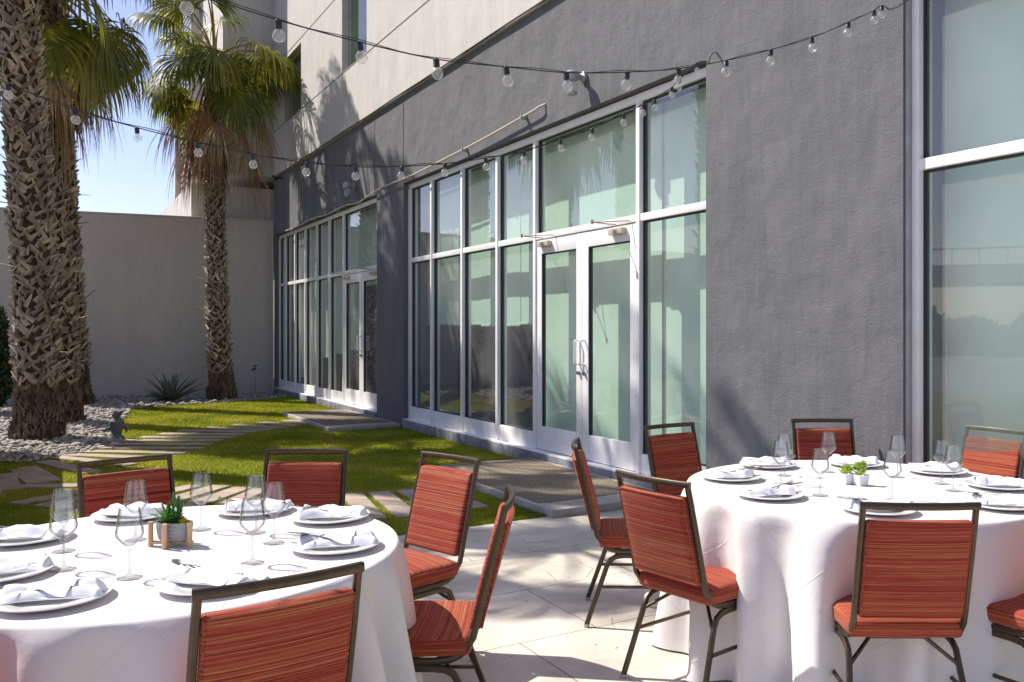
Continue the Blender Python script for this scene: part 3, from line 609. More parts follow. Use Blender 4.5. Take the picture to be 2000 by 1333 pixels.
# tie where the two light strings meet, held by a thin guy wire
tp_ = dp(1392, 108, 3.74); e = thing('guy_wire', tp_, 0, 'thin wire and frayed grey tie holding both light strings above the doors', 'guy wire')
MB().tube([(0, 0, 0), tuple(dp(1700, 2, 4.6) - tp_), tuple(dp(2100, -190, 5.4) - tp_)], .0016, 4).obj('wire', M_GALV, e)
MB().tube(smooth_pts([tuple(dp(x, y, 3.72) - tp_) for x, y in ((1384, 122), (1388, 108), (1397, 103), (1407, 114), (1414, 130), (1422, 146))], 4), [.002 + .003 * abs(math.sin(i * .45)) for i in range(21)], 6).obj('tie', mat('grey_tie', (.12, .12, .12), .7), e)
# little roof vents far beyond the wall
for i, (px, py, d) in enumerate(((373, 417, 40), (401, 414, 44))):
    p = dp(px, py, d); e = thing('roof_vent', (p.x, p.y, 0), 0, ['pale dome roof vent peeking over the back wall', 'smaller pale dome roof vent over the back wall beside the middle palm'][i], 'roof vent')
    MB().tube([(0, 0, 0), (0, 0, p.z - .1)], .08, 8).obj('stack', M_WHITE, e); MB().lathe([(.10, -.14), (.28, -.10), (.30, .0), (.22, .14), (0, .2)], 16, (0, 0, p.z)).obj('dome', M_WHITE, e)

# ------------------------------------------------------------------ palms
def frond_mesh(seed, pitch, dead=False, Lp=.95, Rf=.95, kind='g'):
    r = random.Random(seed); m = MB()
    # petiole curve in the XZ plane
    a = pitch; P = Vector((.08, 0, 0)); pts = [P.copy()]; k = 7
    for i in range(k):
        P = P + Vector((math.cos(a), 0, math.sin(a))) * (Lp / k); pts.append(P.copy()); a -= R(7 if not dead else 3)
    m.tube(pts, [.030 - .0026 * i for i in range(k + 1)], 5, rz=[.014 - .001 * i for i in range(k + 1)])
    npet = len(m.f)
    hub = pts[-1]; fx = Vector((math.cos(a), 0, math.sin(a))); fz = Vector((-math.sin(a), 0, math.cos(a))); fy = Vector((0, 1, 0))
    roll = r.uniform(-.5, .5); fy, fz = (fy * math.cos(roll) + fz * math.sin(roll)), (fz * math.cos(roll) - fy * math.sin(roll))
    ns = 46; span = R(118 if not dead else 40)
    for i in range(ns):
        f = (i / (ns - 1)) * 2 - 1; th = f * span
        L = Rf * (1 - .28 * abs(f) ** 2) * r.uniform(.85, 1.05) * (1 if not dead else r.uniform(.6, 1.1))
        d = fx * math.cos(th) + fy * math.sin(th) + fz * (.10 * (1 - abs(f)) - .05 + (.05 if not dead else .25) * r.uniform(-1, 1)); d.normalize()
        side = (fy * math.cos(th) - fx * math.sin(th)).normalized(); half = span / (ns - 1) * (1.02 if not dead else 1.1)
        q = hub.copy(); dirv = d.copy(); rows = [(q.copy(), .003)]; fr = [.0, .2, .4, .55, .68, .8, .9, 1.0]
        g = (1.75 if not dead else 1.7) * r.uniform(.6, 1.4)
        for j in range(1, len(fr)):
            ds = (fr[j] - fr[j - 1]) * L; drop = g * (max(0, fr[j] - .38) ** 1.3 + .06)
            dirv = (dirv + Vector((0, 0, -1)) * drop * .95 + Vector((r.uniform(-1, 1), r.uniform(-1, 1), 0)) * .05 * fr[j] * (2 if dead else 1)).normalized()
            q = q + dirv * ds; rr = fr[j] * L
            wd = math.sin(half) * rr if fr[j] <= .56 else math.sin(half) * .58 * L * max(.05, (1 - fr[j]) / .44) ** .8 * .85
            rows.append((q.copy(), wd))
        b0 = len(m.v); z = fz * (.35 if not dead else .6)
        for (p, wd) in rows: m.v += [tuple(p - side * wd), tuple(p + z * wd), tuple(p + side * wd)]
        for j in range(len(rows) - 1):
            o = b0 + j * 3; m.f += [(o, o + 1, o + 4, o + 3), (o + 1, o + 2, o + 5, o + 4)]
    me = m.mesh('frond', {'g': M_FROND, 'y': M_FRONDY, 'd': M_DEAD, 'o': M_DEADO}[kind], True, 60)
    me.materials.append(M_PET if not dead else M_DEAD)
    mi = [1 if i < npet else 0 for i in range(len(me.polygons))]; me.polygons.foreach_set('material_index', mi)
    return me
GREEN = [(p, frond_mesh(100 + i, R(p), False, kind='g' if i % 5 in (0, 2, 3) else 'y')) for i, p in enumerate((82, 70, 58, 48, 40, 32, 22, 14, 6, -4, -14, -26, -40, 10, 26, -20))]
DEADF = [frond_mesh(300 + i, R(p), True, .8, 1.15, 'o' if i in (1, 4) else 'd') for i, p in enumerate((-56, -66, -72, -78, -48, -84, -62, -38))]

def trunk_mesh(base, top, rb, rt, seed, boots_from=1.0, dens=1.0, ztop_vis=7.2):
    """base/top in local coordinates, slight curve"""
    r = random.Random(seed); Hh = top.z
    def axis(z):
        f = z / Hh; return Vector((top.x * f + .10 * math.sin(f * 3.0 + seed), top.y * f, z))
    def rad(z):
        f = z / Hh; return rt + (rb - rt) * (1 - f) ** 1.5 + .10 * math.exp(-z / .22)
    m = MB(); rows = 60; n = 28
    for i in range(rows + 1):
        z = -.02 + (Hh + .02) * i / rows; c = axis(max(z, 0)); R0 = rad(max(z, 0))
        for j in range(n):
            th = math.tau * j / n; q = R0 * (.93 + .10 * noise.noise(Vector((math.cos(th) * 3, math.sin(th) * 3, z * 6 + seed))))
            m.v.append((c.x + q * math.cos(th), c.y + q * math.sin(th), z))
    m.f += [(i * n + j, i * n + (j + 1) % n, (i + 1) * n + (j + 1) % n, (i + 1) * n + j) for i in range(rows) for j in range(n)]
    core = m
    b = MB(); ga = math.radians(137.5); z = boots_from; k = 0; up = Vector((0, 0, 1)); fib = MB()
    def strap(mb, th, z, L, wd, tilt, lift, thick=.25, n=5, tw=0):
        c = axis(z); R0 = rad(z); rdir = Vector((math.cos(th), math.sin(th), 0)); tdir = Vector((-math.sin(th), math.cos(th), 0))
        p = c + rdir * (R0 * .96); d0 = (up * math.cos(tilt) + tdir * math.sin(tilt)); V = []
        side = (tdir * math.cos(tilt) - up * math.sin(tilt))
        for i in range(n):
            f = i / (n - 1); q = p + d0 * (L * f) + rdir * (lift * f ** 1.6 + .012)
            ww = wd * (1 - .45 * f) * (1 if f < .9 else .55)
            s2 = (side + rdir * tw * f).normalized()
            V += [q - s2 * ww, q + rdir * (ww * thick + .012), q + s2 * ww, q - rdir * .02]
        Fc = []
        for i in range(n - 1):
            o = i * 4
            for a_ in range(4): Fc.append((o + a_, o + (a_ + 1) % 4, o + 4 + (a_ + 1) % 4, o + 4 + a_))
        Fc.append(((n - 1) * 4, (n - 1) * 4 + 1, (n - 1) * 4 + 2, (n - 1) * 4 + 3)); mb.add(V, Fc)
    step = .0088 / dens
    while z < min(Hh - .05, ztop_vis):
        th = k * ga + r.uniform(-.15, .15); sc = rad(z) / .26
        L = r.uniform(.12, .23) * (.6 + .4 * sc); wd = r.uniform(.026, .052) * (.5 + .5 * sc); tl = r.uniform(.3, 1.15) * r.choice((-1, 1))
        strap(b, th, z, L, wd, tl, r.uniform(.01, .07) * sc, tw=r.uniform(-.9, .9))
        if r.random() < .55: strap(b, th + .12, z + .02, L * .8, wd * .8, -tl, r.uniform(.02, .085) * sc, tw=r.uniform(-.9, .9))
        if r.random() < .035: strap(b, th, z, L * 1.8, wd * .35, tl * 1.6, r.uniform(.1, .2))
        z += step; k += 1
    for i in range(int(520 * boots_from)):
        zz = r.uniform(0, boots_from + .1); strap(fib, r.uniform(0, math.tau), zz, r.uniform(.06, .2), r.uniform(.006, .028), r.uniform(-.5, .5), r.uniform(-.01, .035), n=3)
    for i in range(int(16 * dens)):   # loose strands lying round the trunk
        th = r.uniform(0, math.tau); z0 = r.uniform(.3, min(Hh, 6)); pts = []
        dz = r.uniform(-.35, .35)
        for j in range(9):
            f = j / 8; a = th + f * r.uniform(.9, 1.0) * 1.5; c = axis(z0 + dz * f); q = rad(z0) + .05 + .02 * math.sin(f * 6); pts.append((c.x + q * math.cos(a), c.y + q * math.sin(a), c.z))
        b.tube(pts, .007, 4)
    return core, b, fib
def palm(base, topxy, h, rb, rt, seed, label, nf=30, ndead=9, crown_sc=1.0, boots=1.0, dens=1.0, dead_at=None, pitch_min=-30, dead_sc=1.0):
    e = thing('palm_tree', (base.x, base.y, 0), 0, label, 'palm tree')
    top = Vector((topxy[0] - base.x, topxy[1] - base.y, h)); r = random.Random(seed)
    core, b, fib = trunk_mesh(Vector((0, 0, 0)), top, rb, rt, seed, boots, dens, min(h, 8.5))
    nc, nbt, nf_ = len(core.f), len(b.f), len(fib.f)
    core.add(b.v, b.f); core.add(fib.v, fib.f)
    to = core.obj('trunk', M_BARK, e, ang=50); to.data.materials.append(M_BOOT); to.data.materials.append(M_FIBRE)
    to.data.polygons.foreach_set('material_index', [0] * nc + [1] * nbt + [2] * nf_)
    a = r.uniform(0, 6)
    tc = Vector((top.x + .10 * math.sin(3.0 + seed), top.y, h))
    for i in range(nf):
        p, me = GREEN[(i * 5 + seed) % len(GREEN)]
        if p < pitch_min: p, me = GREEN[(i * 3) % 9]
        o = bpy.data.objects.new('frond', me); COL.objects.link(o); o.parent = e
        o.location = (tc.x, tc.y, tc.z + .25 * (p / 90)); o.rotation_euler = (0, 0, a); a += 2.3999 + r.uniform(-.2, .2)
        s = crown_sc * r.uniform(.88, 1.15); o.scale = (s, s, s)
    for i in range(ndead):
        me = DEADF[(i + seed) % len(DEADF)]; o = bpy.data.objects.new('dead_frond', me); COL.objects.link(o); o.parent = e
        aa = dead_at[i % len(dead_at)] + r.uniform(-.12, .12) if dead_at else r.uniform(0, 6.28)
        o.location = (tc.x, tc.y, tc.z - r.uniform(.2, .7)); o.rotation_euler = (0, 0, aa); s = dead_sc * r.uniform(.9, 1.2); o.scale = (s, s, s)
    return e
pA = gp(62, 858); palm(pA, (pA.x - .26, pA.y), 8.1, .235, .215, 1, 'rough trunked palm nearest the viewer and the left picture edge', 30, 8, 1.0, .70, 1.15)
pB = gp(105, 826); palm(pB, (pB.x - .10, pB.y), 7.05, .27, .22, 2, 'rough trunked palm just behind and right of the nearest palm', 44, 20, 1.28, .6, 1.1, dead_at=[-.5, -1.0, -.1, -1.4, .3, -.7], dead_sc=1.25)
pC = gp(140, 792); palm(pC, (pC.x - .35, pC.y), 11.6, .30, .18, 3, 'palm standing rearmost of the left three, behind the pair of thick trunks', 34, 20, 1.2, .7, 1.0, dead_at=[-1.2, -.6, -1.8, -.2, -2.4, .2, -1.0, -1.5], dead_sc=1.25)
pD = gp(441, 781); palm(pD, (pD.x - .30, pD.y), 7.3, .215, .135, 4, 'slim single palm in the middle standing before the back wall', 32, 17, 1.06, .55, 1.0, dead_at=[-1.4, -.5, -2.6, -1.0, -.1, 3.1, -1.8], dead_sc=1.35)
palm(Vector((-6.35, 8.4, 0)), (-6.35, 8.5), 7.6, .3, .25, 5, 'palm beyond the left edge of the picture shading the patio', 20, 4, 1.0, .9, .6)

palm(Vector((-7.55, 10.3, 0)), (-7.5, 10.3), 10.2, .24, .2, 6, 'tall palm beyond the left picture edge shading the door landing', 16, 3, .9, .9, .4)
# agave
def agave(loc):
    e = thing('agave', loc, 0, 'spiky dark agave growing in the stones before the back wall', 'agave'); r = random.Random(5); m = MB()
    for i in range(30):
        a = i * 2.4 + r.uniform(-.2, .2); el = R(r.choice((15, 30, 45, 60, 78)) + r.uniform(-8, 8)); L = r.uniform(.55, .78); V = []; n = 8
        h = Vector((math.cos(a), math.sin(a), 0)); sd_ = Vector((-math.sin(a), math.cos(a), 0)); p = h * .05 + Vector((0, 0, .05)); g = el
        for j in range(n):
            f = j / (n - 1); wd = .058 * (1 - f) ** .7 * (.65 + 1.2 * f if f < .3 else 1.01)
            d = h * math.cos(g) + Vector((0, 0, math.sin(g))); nn = Vector((0, 0, 1)) * math.cos(g) - h * math.sin(g)
            V += [p - sd_ * wd + nn * wd * .35, p, p + sd_ * wd + nn * wd * .35, p - nn * .02 * (1 - f)]
            p = p + d * (L / (n - 1)); g -= R(3)
        Fc = [(j * 4 + k, j * 4 + (k + 1) % 4, j * 4 + 4 + (k + 1) % 4, j * 4 + 4 + k) for j in range(n - 1) for k in range(4)]; m.add(V, Fc)
    m.obj('leaves', M_AGAVE, e, ang=50)
a_ = gp(334, 786); agave((a_.x, a_.y, .0))
# garden ornament
g_ = gp(228, 858); e = thing('garden_ornament', (g_.x, g_.y, 0), .3, 'small weathered grey stone figure at the edge of the gravel and lawn', 'ornament')
MB().lathe([(0, 0), (.09, 0), (.1, .03), (.06, .06), (.075, .14), (.1, .2), (.095, .25), (.05, .29), (.05, .31), (.0, .31)], 14).obj('body', M_STATUE, e)
MB().lathe([(0, -.055), (.05, -.04), (.068, 0), (.05, .05), (0, .07)], 12, (0, -.01, .345)).obj('head', M_STATUE, e)
b_ = MB().tube([(.03, -.05, .36), (.09, -.10, .385), (.13, -.13, .40)], [.03, .018, .003], 6); b_.tube([(-.08, -.02, .16), (-.15, -.09, .12)], [.03, .01], 6); b_.tube([(.06, .02, .2), (.12, .06, .14), (.1, .08, .08)], [.03, .03, .01], 6); b_.obj('beak_and_wings', M_STATUE, e)
s_ = gp(217, 862); e = thing('garden_light', (s_.x, s_.y, 0), 0, 'tiny pale ground spike fixture in the stones before the stone figure', 'garden light')
MB().tube([(0, 0, 0), (0, 0, .1)], .008, 6).obj('spike', M_GALV, e); MB().lathe([(.0, .0), (.05, .0), (.055, .03), (0, .035)], 12).obj('base', M_GALV, e)
# bush at the far left
def bush(loc, rx, hz, n, label, seed, name='shrub', mt=None):
    e = thing(name, loc, 0, label, 'shrub'); g = np.random.default_rng(seed)
    u = g.normal(0, 1, (n, 3)); u /= np.linalg.norm(u, axis=1)[:, None]; rr = g.random(n) ** .4; P = u * rr[:, None] * (rx, rx, hz / 2) + (0, 0, hz / 2)
    P[:, 0] += .2 * rx * np.sin(P[:, 2] * 4); d1 = g.normal(0, 1, (n, 3)); d1 /= np.linalg.norm(d1, axis=1)[:, None]; d2 = np.cross(d1, g.normal(0, 1, (n, 3))); d2 /= np.linalg.norm(d2, axis=1)[:, None]
    s1 = g.uniform(.03, .07, (n, 1)); V = np.stack([P - d1 * s1, P + d2 * s1 * .4, P + d1 * s1, P - d2 * s1 * .4], 1)
    o = raw_mesh('foliage', V.reshape(-1, 3), 4, np.arange(n * 4), mt or M_LEAF); o.parent = e
    MB().tube([(0, 0, 0), (.05, 0, hz * .5)], [.05, .02], 6).obj('stem', M_BARK, e); return e
q = dp(-30, 700, 15.5); bush((q.x, q.y, 0), .45, 2.0, 9000, 'dark green leafy shrub against the left edge behind the thickest palm', 2)
for px, py, nm_ in ((415, 787, 0), (150, 855, 1)):
    pass

# street side, beyond the left edge: seen only in the window reflections
ov = thing('overpass', (-62, -25, 0), R(82), 'pale concrete road overpass with a railing mirrored in the right window', 'overpass')
MB().box(-10, 90, -3, 3, 4.6, 5.8).obj('deck', M_WHITE, ov, smooth=False)
m = MB()
for i in range(5): m.box(i * 20, i * 20 + 1.2, -1.2, 1.2, 0, 4.6)
m.obj('pier', M_WHITE, ov, smooth=False)
m = MB(); m.box(-10, 90, -3, -2.9, 6.8, 6.9)
for i in range(60): m.box(-10 + i * 1.66, -9.94 + i * 1.66, -3, -2.92, 5.8, 6.8)
m.obj('railing', M_GALV, ov, smooth=False)
g2 = np.random.default_rng(9); nt_ = 26000; P_ = np.c_[g2.normal(0, 1.2, nt_) - 50, g2.uniform(-40, 75, nt_), np.zeros(nt_)]; P_[:, 2] = g2.random(nt_) ** .7 * (2.4 + .5 * np.sin(P_[:, 1] * .7) + .3 * np.sin(P_[:, 1] * 1.9))
a1 = g2.normal(0, .16, (nt_, 3)); a2_ = g2.normal(0, .16, (nt_, 3)); tag(raw_mesh('tree_line', np.stack([P_ - a1, P_ + a2_, P_ + a1, P_ - a2_], 1).reshape(-1, 3), 4, np.arange(nt_ * 4), mat('far_foliage', (.14, .18, .12), .8, col2=(.22, .26, .17), vscale=.5)), 'far dark green line of street planting mirrored in the windows', 'tree line', kind='stuff')

# ------------------------------------------------------------------ string lights
bulb_me = MB().lathe([(.010, 0), (.011, -.005), (.017, -.0125), (.0215, -.020), (.0235, -.029), (.0215, -.039), (.0165, -.046), (.009, -.051), (.0, -.0525)], 16).mesh('bulb', M_BULB, True, 180)
sock_me = MB().lathe([(0, .030), (.010, .030), (.0125, .026), (.0125, -.002), (.009, -.004), (0, -.004)], 12).mesh('socket', M_BLACK, True, 40)
fil_me = MB().tube([(-.006, 0, -.006), (-.008, 0, -.026), (-.002, .003, -.033), (.004, -.003, -.03), (.008, 0, -.026), (.006, 0, -.006)], .0011, 5).mesh('filament', M_BEIGE)
def string_lights(pts, dd, label, ends, scale=1.0):
    e = None; P = []
    for i, (x, y) in enumerate(pts):
        f = i / (len(pts) - 1); d = 1 / ((1 - f) / dd[0] + f / dd[1]); P.append(dp(x, y, d))
    e = thing('string_lights', P[len(P) // 2], 0, label, 'string lights'); O = P[len(P) // 2]; r = random.Random(4)
    top = []
    for p in P:
        c = p - O + Vector((0, 0, .032 * scale)); top.append(c + Vector((0, 0, .029 * scale)))
        s = bpy.data.objects.new('bulb', bulb_me); COL.objects.link(s); s.parent = e; s.location = c; s.scale = (scale,) * 3; s.rotation_euler = (r.uniform(-.15, .15), r.uniform(-.15, .15), r.uniform(0, 6))
        k = bpy.data.objects.new('socket', sock_me); COL.objects.link(k); k.parent = s; k = bpy.data.objects.new('filament', fil_me); COL.objects.link(k); k.parent = s
    a = [x - O for x in ends[0]]; b = [x - O for x in ends[1]]
    wp = smooth_pts(a + top + b, 6); m = MB().tube(wp, .0023 * (.5 + .5 * scale), 5)
    m.tube([p + Vector((.002, .001, .0035 + .003 * math.sin(i * .8))) for i, p in enumerate(wp)], .0013, 4); m.obj('wire', M_CABLE, e)
    return e
string_lights([(364, 18), (544, 72), (704, 114), (853, 146), (990, 160), (1107, 170), (1224, 168), (1325, 160), (1418, 143), (1505, 121), (1586, 96), (1656, 66), (1707, 41), (1722, 31)], (2.3, 4.0),
              'upper string of clear round bulbs running from top left to the right window', ([dp(150, -60, 2.2)], [dp(1775, 0, 4.5), dp(1990, -190, 4.9)]), .74)
string_lights([(-120, 128), (16, 187), (146, 236), (268, 271), (386, 300), (493, 323), (599, 338), (694, 346), (784, 345), (869, 339), (949, 328), (1023, 314), (1095, 291), (1156, 270), (1218, 241), (1256, 222), (1279, 212), (1312, 187), (1327, 172), (1362, 140)], (2.6, 3.7),
              'lower string of clear round bulbs crossing the palms and ending at the grey tie', ([dp(-300, 20, 2.3)], [dp(1386, 122, 3.72)]), .56)

# ------------------------------------------------------------------ banquet chair
def chair_proto():
    e = thing('banquet_chair'); HT = .905
    def by(z): return -.195 - (z - .40) * .245                      # back plane lean
    def bow(x, z): return -.020 * (1 - (x / .2) ** 2) * max(0, (z - .42) / .48)
    for sx in (1,):
        pass
    m = MB()
    for sx in (-1, 1):
        x0 = .196 * sx
        pts = [(x0 * .99, by(HT - .012), HT - .012), (x0, by(.75), .75), (x0, by(.55), .55), (x0, by(.455), .455)] + [(x0, -.185, .425), (x0, -.165, .398), (x0, -.13, .383), (x0, -.08, .378), (x0, .05, .378), (x0, .19, .382)]
        m.tube(pts, .0100, 8, rz=.0120, sq=.55)
    tb = [(x, by(HT - .012) + bow(x, .9) + .0, HT - .012) for x in np.linspace(-.206, .206, 13)]
    m.tube(tb, .0105, 8, rz=.0130, sq=.5)
    m.tube([(-.196, .19, .382), (.196, .19, .382)], .010, 8, sq=.6); m.tube([(-.196, -.11, .378), (.196, -.11, .378)], .010, 8, sq=.6)
    m.obj('back_frame', M_BRONZE, e)
    # backrest cushion, slightly curved
    def pad(x0, x1, y0, y1, z0, z1, bev, fn, nx=10, nz=10):
        bm = bmesh.new(); bmesh.ops.create_cube(bm, size=1)
        for q in bm.verts: q.co = Vector(((x0 + x1) / 2 + q.co.x * (x1 - x0), (y0 + y1) / 2 + q.co.y * (y1 - y0), (z0 + z1) / 2 + q.co.z * (z1 - z0)))
        bmesh.ops.bevel(bm, geom=bm.edges[:], offset=bev, segments=3, profile=.5, affect='EDGES')
        bmesh.ops.subdivide_edges(bm, edges=[q for q in bm.edges if q.calc_length() > .12], cuts=9, use_grid_fill=True)
        for q in bm.verts: q.co = Vector(fn(q.co))
        return bm
    zc0, zc1 = .475, .842
    bm = pad(-.183, .183, -.022, .022, zc0, zc1, .013, lambda c: (c.x, by(c.z) + bow(c.x, c.z) + c.y + (.012 if c.y > 0 else -.004) * math.cos(c.x / .2 * 1.4) * math.cos((c.z - .66) / .2 * 1.3), c.z))
    MB().bm(bm).obj('backrest', M_FABRIC, e, ang=60)
    wl = MB(); 
    for zz in (zc0 + .006, zc1 - .006): wl.tube([(x, by(zz) + bow(x, zz) - .022, zz) for x in np.linspace(-.176, .176, 9)], .0032, 5)
    for xx in (-.179, .179): wl.tube([(xx, by(zz) + bow(xx, zz) - .020, zz) for zz in np.linspace(zc0 + .01, zc1 - .01, 9)], .0032, 5)
    wl.obj('piping', M_FABRIC, [o for o in e.children if o.name.startswith('backrest')][0])
    def seatf(c):
        f = (c.y + .21) / .42; sx = 1.0 + .05 * (f - .2); z = c.z
        if z > .43: z += .016 * math.cos(c.x / .22 * 1.35) * math.cos(c.y / .21 * 1.3)
        # round the plan corners
        return (c.x * sx * (1 - .05 * max(0, abs(c.y) / .21 - .8) * 3), c.y * (1 - .05 * max(0, abs(c.x) / .21 - .8) * 3), z)
    bm = pad(-.212, .212, -.205, .215, .392, .458, .022, seatf)
    so_ = MB().bm(bm).obj('seat', M_FABRIC, e, ang=60)
    wl = MB(); loop = []
    for (x, y) in ((-.20, -.19), (0, -.197), (.20, -.19), (.214, 0), (.213, .20), (0, .208), (-.213, .20), (-.214, 0), (-.20, -.19)): loop.append((x, y, .447))
    wl.tube(loop, .0038, 5); wl.obj('piping', M_FABRIC, so_)
    for sx in (-1, 1):
        x = .196 * sx; xo = .222 * sx
        rear = [(x, .0, .355), (x, -.07, .355), (x, -.112, .35), (x, -.143, .333), (x * 1.003, -.160, .30), ((x + xo) / 2, -.211, .156), (xo, -.262, .012)]
        front = [(x, .001, .355), (x, .07, .355), (x, .105, .35), (x, .132, .333), (x * 1.003, .145, .30), ((x + xo) / 2, .171, .156), (xo, .198, .012)]
        for P_ in (rear, front):
            g = MB().tube(P_, .0105, 8, rz=.0125, sq=.6); lg = g.obj('leg', M_BRONZE, e)
            fx, fy, _ = P_[-1]; MB().lathe([(0, 0), (.012, 0), (.014, .006), (.013, .016), (0, .018)], 10, (fx, fy, 0)).obj('foot_glide', M_GALV, lg)
        MB().tube([(xo * .96, -.192, .20), (xo * .95, .162, .20)], .0075, 8, sq=.6).obj('stretcher', M_BRONZE, e)
    MB().tube([(-.198, -.168, .285), (-.10, -.09, .362), (.10, -.09, .362), (.198, -.168, .285)], .0075, 8, sq=.6).obj('stretcher', M_BRONZE, e)
    return e
cp_ = chair_proto()
chairs = [
    ((1.197, 3.005), (.02, .995), 'red striped chair seen squarely from behind at the front of the right table', 'chairs around the right table'),
    ((.317, 3.55), (.76, .65), 'red striped chair angled at the front left of the right table', 'chairs around the right table'),
    ((.016, 4.62), (1.0, -.03), 'red striped chair seen edge on, left of the right table by the door landing', 'chairs around the right table'),
    ((.606, 5.51), (.57, -.82), 'red striped chair behind the right table standing before the nearer glass doors', 'chairs around the right table'),
    ((1.665, 5.83), (.02, -1.0), 'red striped chair behind the right table standing before the plain grey wall', 'chairs around the right table'),
    ((2.56, 5.27), (-.87, -.49), 'sunlit red striped chair behind the right table standing before the right window', 'chairs around the right table'),
    ((1.93, 3.14), (-.56, .83), 'chair cut off by the right picture edge, only seat and legs showing', 'chairs around the right table'),
    ((-2.08, 4.04), (.69, -.72), 'red striped chair behind the left table nearest the gravel bed', 'chairs around the left table'),
    ((-1.33, 4.34), (0, -1), 'red striped chair behind the left table straight before the lawn', 'chairs around the left table'),
    ((-.586, 4.14), (-.66, -.75), 'sunlit red striped chair at the right rear of the left table, facing front left', 'chairs around the left table'),
    ((-.238, 3.155), (-1, -.04), 'red striped chair seen from the side at the right end of the left table', 'chairs around the left table'),
    ((-.705, 2.11), (-.59, .80), 'largest nearest red striped chair, its back to the viewer', 'chairs around the left table'),
    ((-1.53, 1.92), (.02, 1.0), 'chair almost wholly cut off by the left picture edge', 'chairs around the left table')]
for i, ((mx, my), f, lab, grp) in enumerate(chairs):
    o = cp_ if i == 0 else copy_tree(cp_)
    f = Vector((f[0], f[1], 0)).normalized(); off = .319
    o.location = (mx + f.x * off, my + f.y * off, .0); o.rotation_euler = (0, 0, math.atan2(f.y, f.x) - math.pi / 2)
    tag(o, lab, 'chair', grp)

# ------------------------------------------------------------------ tables
TZ = .760
TL, TRt = (-1.372, 2.938, .765), (1.372, 4.145, .825)
def table(c, label, clabel, seed, bph):
    cx, cy, Rr = c; e = thing('round_table', (cx, cy, 0), 0, label, 'table')
    MB().lathe([(0, .728), (Rr - .02, .728), (Rr - .008, .733), (Rr - .008, .748), (Rr - .02, .753), (0, .753)], 48).obj('tabletop', M_WOODP, e)
    for k in range(4):
        a = k * math.pi / 2 + .6; x, y = .45 * math.cos(a), .45 * math.sin(a)
        MB().tube([(x, y, .73), (x * 1.05, y * 1.05, 0)], .014, 8).obj('leg', M_GALV, e)
    r = random.Random(seed); n = 288; prof = [(0, 0)]
    V = [(0, 0, TZ)]; Fc = []
    rings = []
    for f in (.2, .4, .6, .75, .88, .96, .985): rings.append(('top', f))
    for k in range(1, 30): rings.append(('drop', k / 29))
    ph = [r.uniform(0, 6.28) for _ in range(8)]; ph[7] = bph
    def fold(th, w_):
        # broad soft folds, sharper ridges than valleys
        b1 = math.sin(7 * th + ph[0] + .9 * math.sin(2 * th + ph[1])); b2 = math.sin(11 * th + ph[2] + .7 * math.sin(3 * th + ph[3])); b3 = math.sin(17 * th + ph[4] + 1.2 * math.sin(2 * th + ph[6])); b4 = math.sin(37 * th + ph[5] + 2 * math.sin(5 * th))
        s_ = .34 * b1 + .34 * b2 + .50 * b3 + .22 * b4 * w_; return math.copysign(abs(s_) ** .8, s_)
    for kind, f in rings:
        for j in range(n):
            th = math.tau * j / n
            if kind == 'top': V.append((Rr * f * math.cos(th), Rr * f * math.sin(th), TZ - (.001 if f > .97 else 0)))
            else:
                if f < .08: rr = Rr * .985 + .012 * math.sin(f / .08 * math.pi / 2) + .003; z = TZ - .012 * (f / .08) ** 1.6
                else:
                    g = (f - .08) / .92; z = TZ - .012 - (TZ - .022) * g
                    bun = .35 + 1.15 * max(0, .5 + .5 * math.sin(2 * th + ph[7]) + .35 * math.sin(5 * th + ph[0])) ** 1.3
                    am = (.085 * g ** .6 + .012 * min(1, g * 10)) * bun
                    wr = .010 * noise.noise(Vector((math.cos(th) * 5, math.sin(th) * 5, z * 3 + seed))) * min(1, g * 5)
                    rr = Rr + .012 + (.055 * g) + am * fold(th + .12 * g * math.sin(3 * th), g) + wr
                    if g > .93: rr += .012 * ((g - .93) / .07) ** 2 * (1 + .5 * math.sin(9 * th))
                V.append((rr * math.cos(th), rr * math.sin(th), max(.004, z)))
    for j in range(n): Fc.append((0, 1 + j, 1 + (j + 1) % n))
    for i in range(len(rings) - 1):
        o = 1 + i * n
        for j in range(n): Fc.append((o + j, o + n + j, o + n + (j + 1) % n, o + (j + 1) % n))
    m = MB(); m.add(V, Fc); co = m.obj('tablecloth', M_CLOTH, None, ang=180); co.location = (cx, cy, 0)
    tag(co, clabel, 'tablecloth')
table(TL, 'round banquet table hidden under the left white cloth', 'floor length white cloth on the left table, under the wood framed planter', 11, R(160))
table(TRt, 'round banquet table hidden under the right white cloth', 'floor length white cloth on the right table, under two small white pots', 5, R(8))

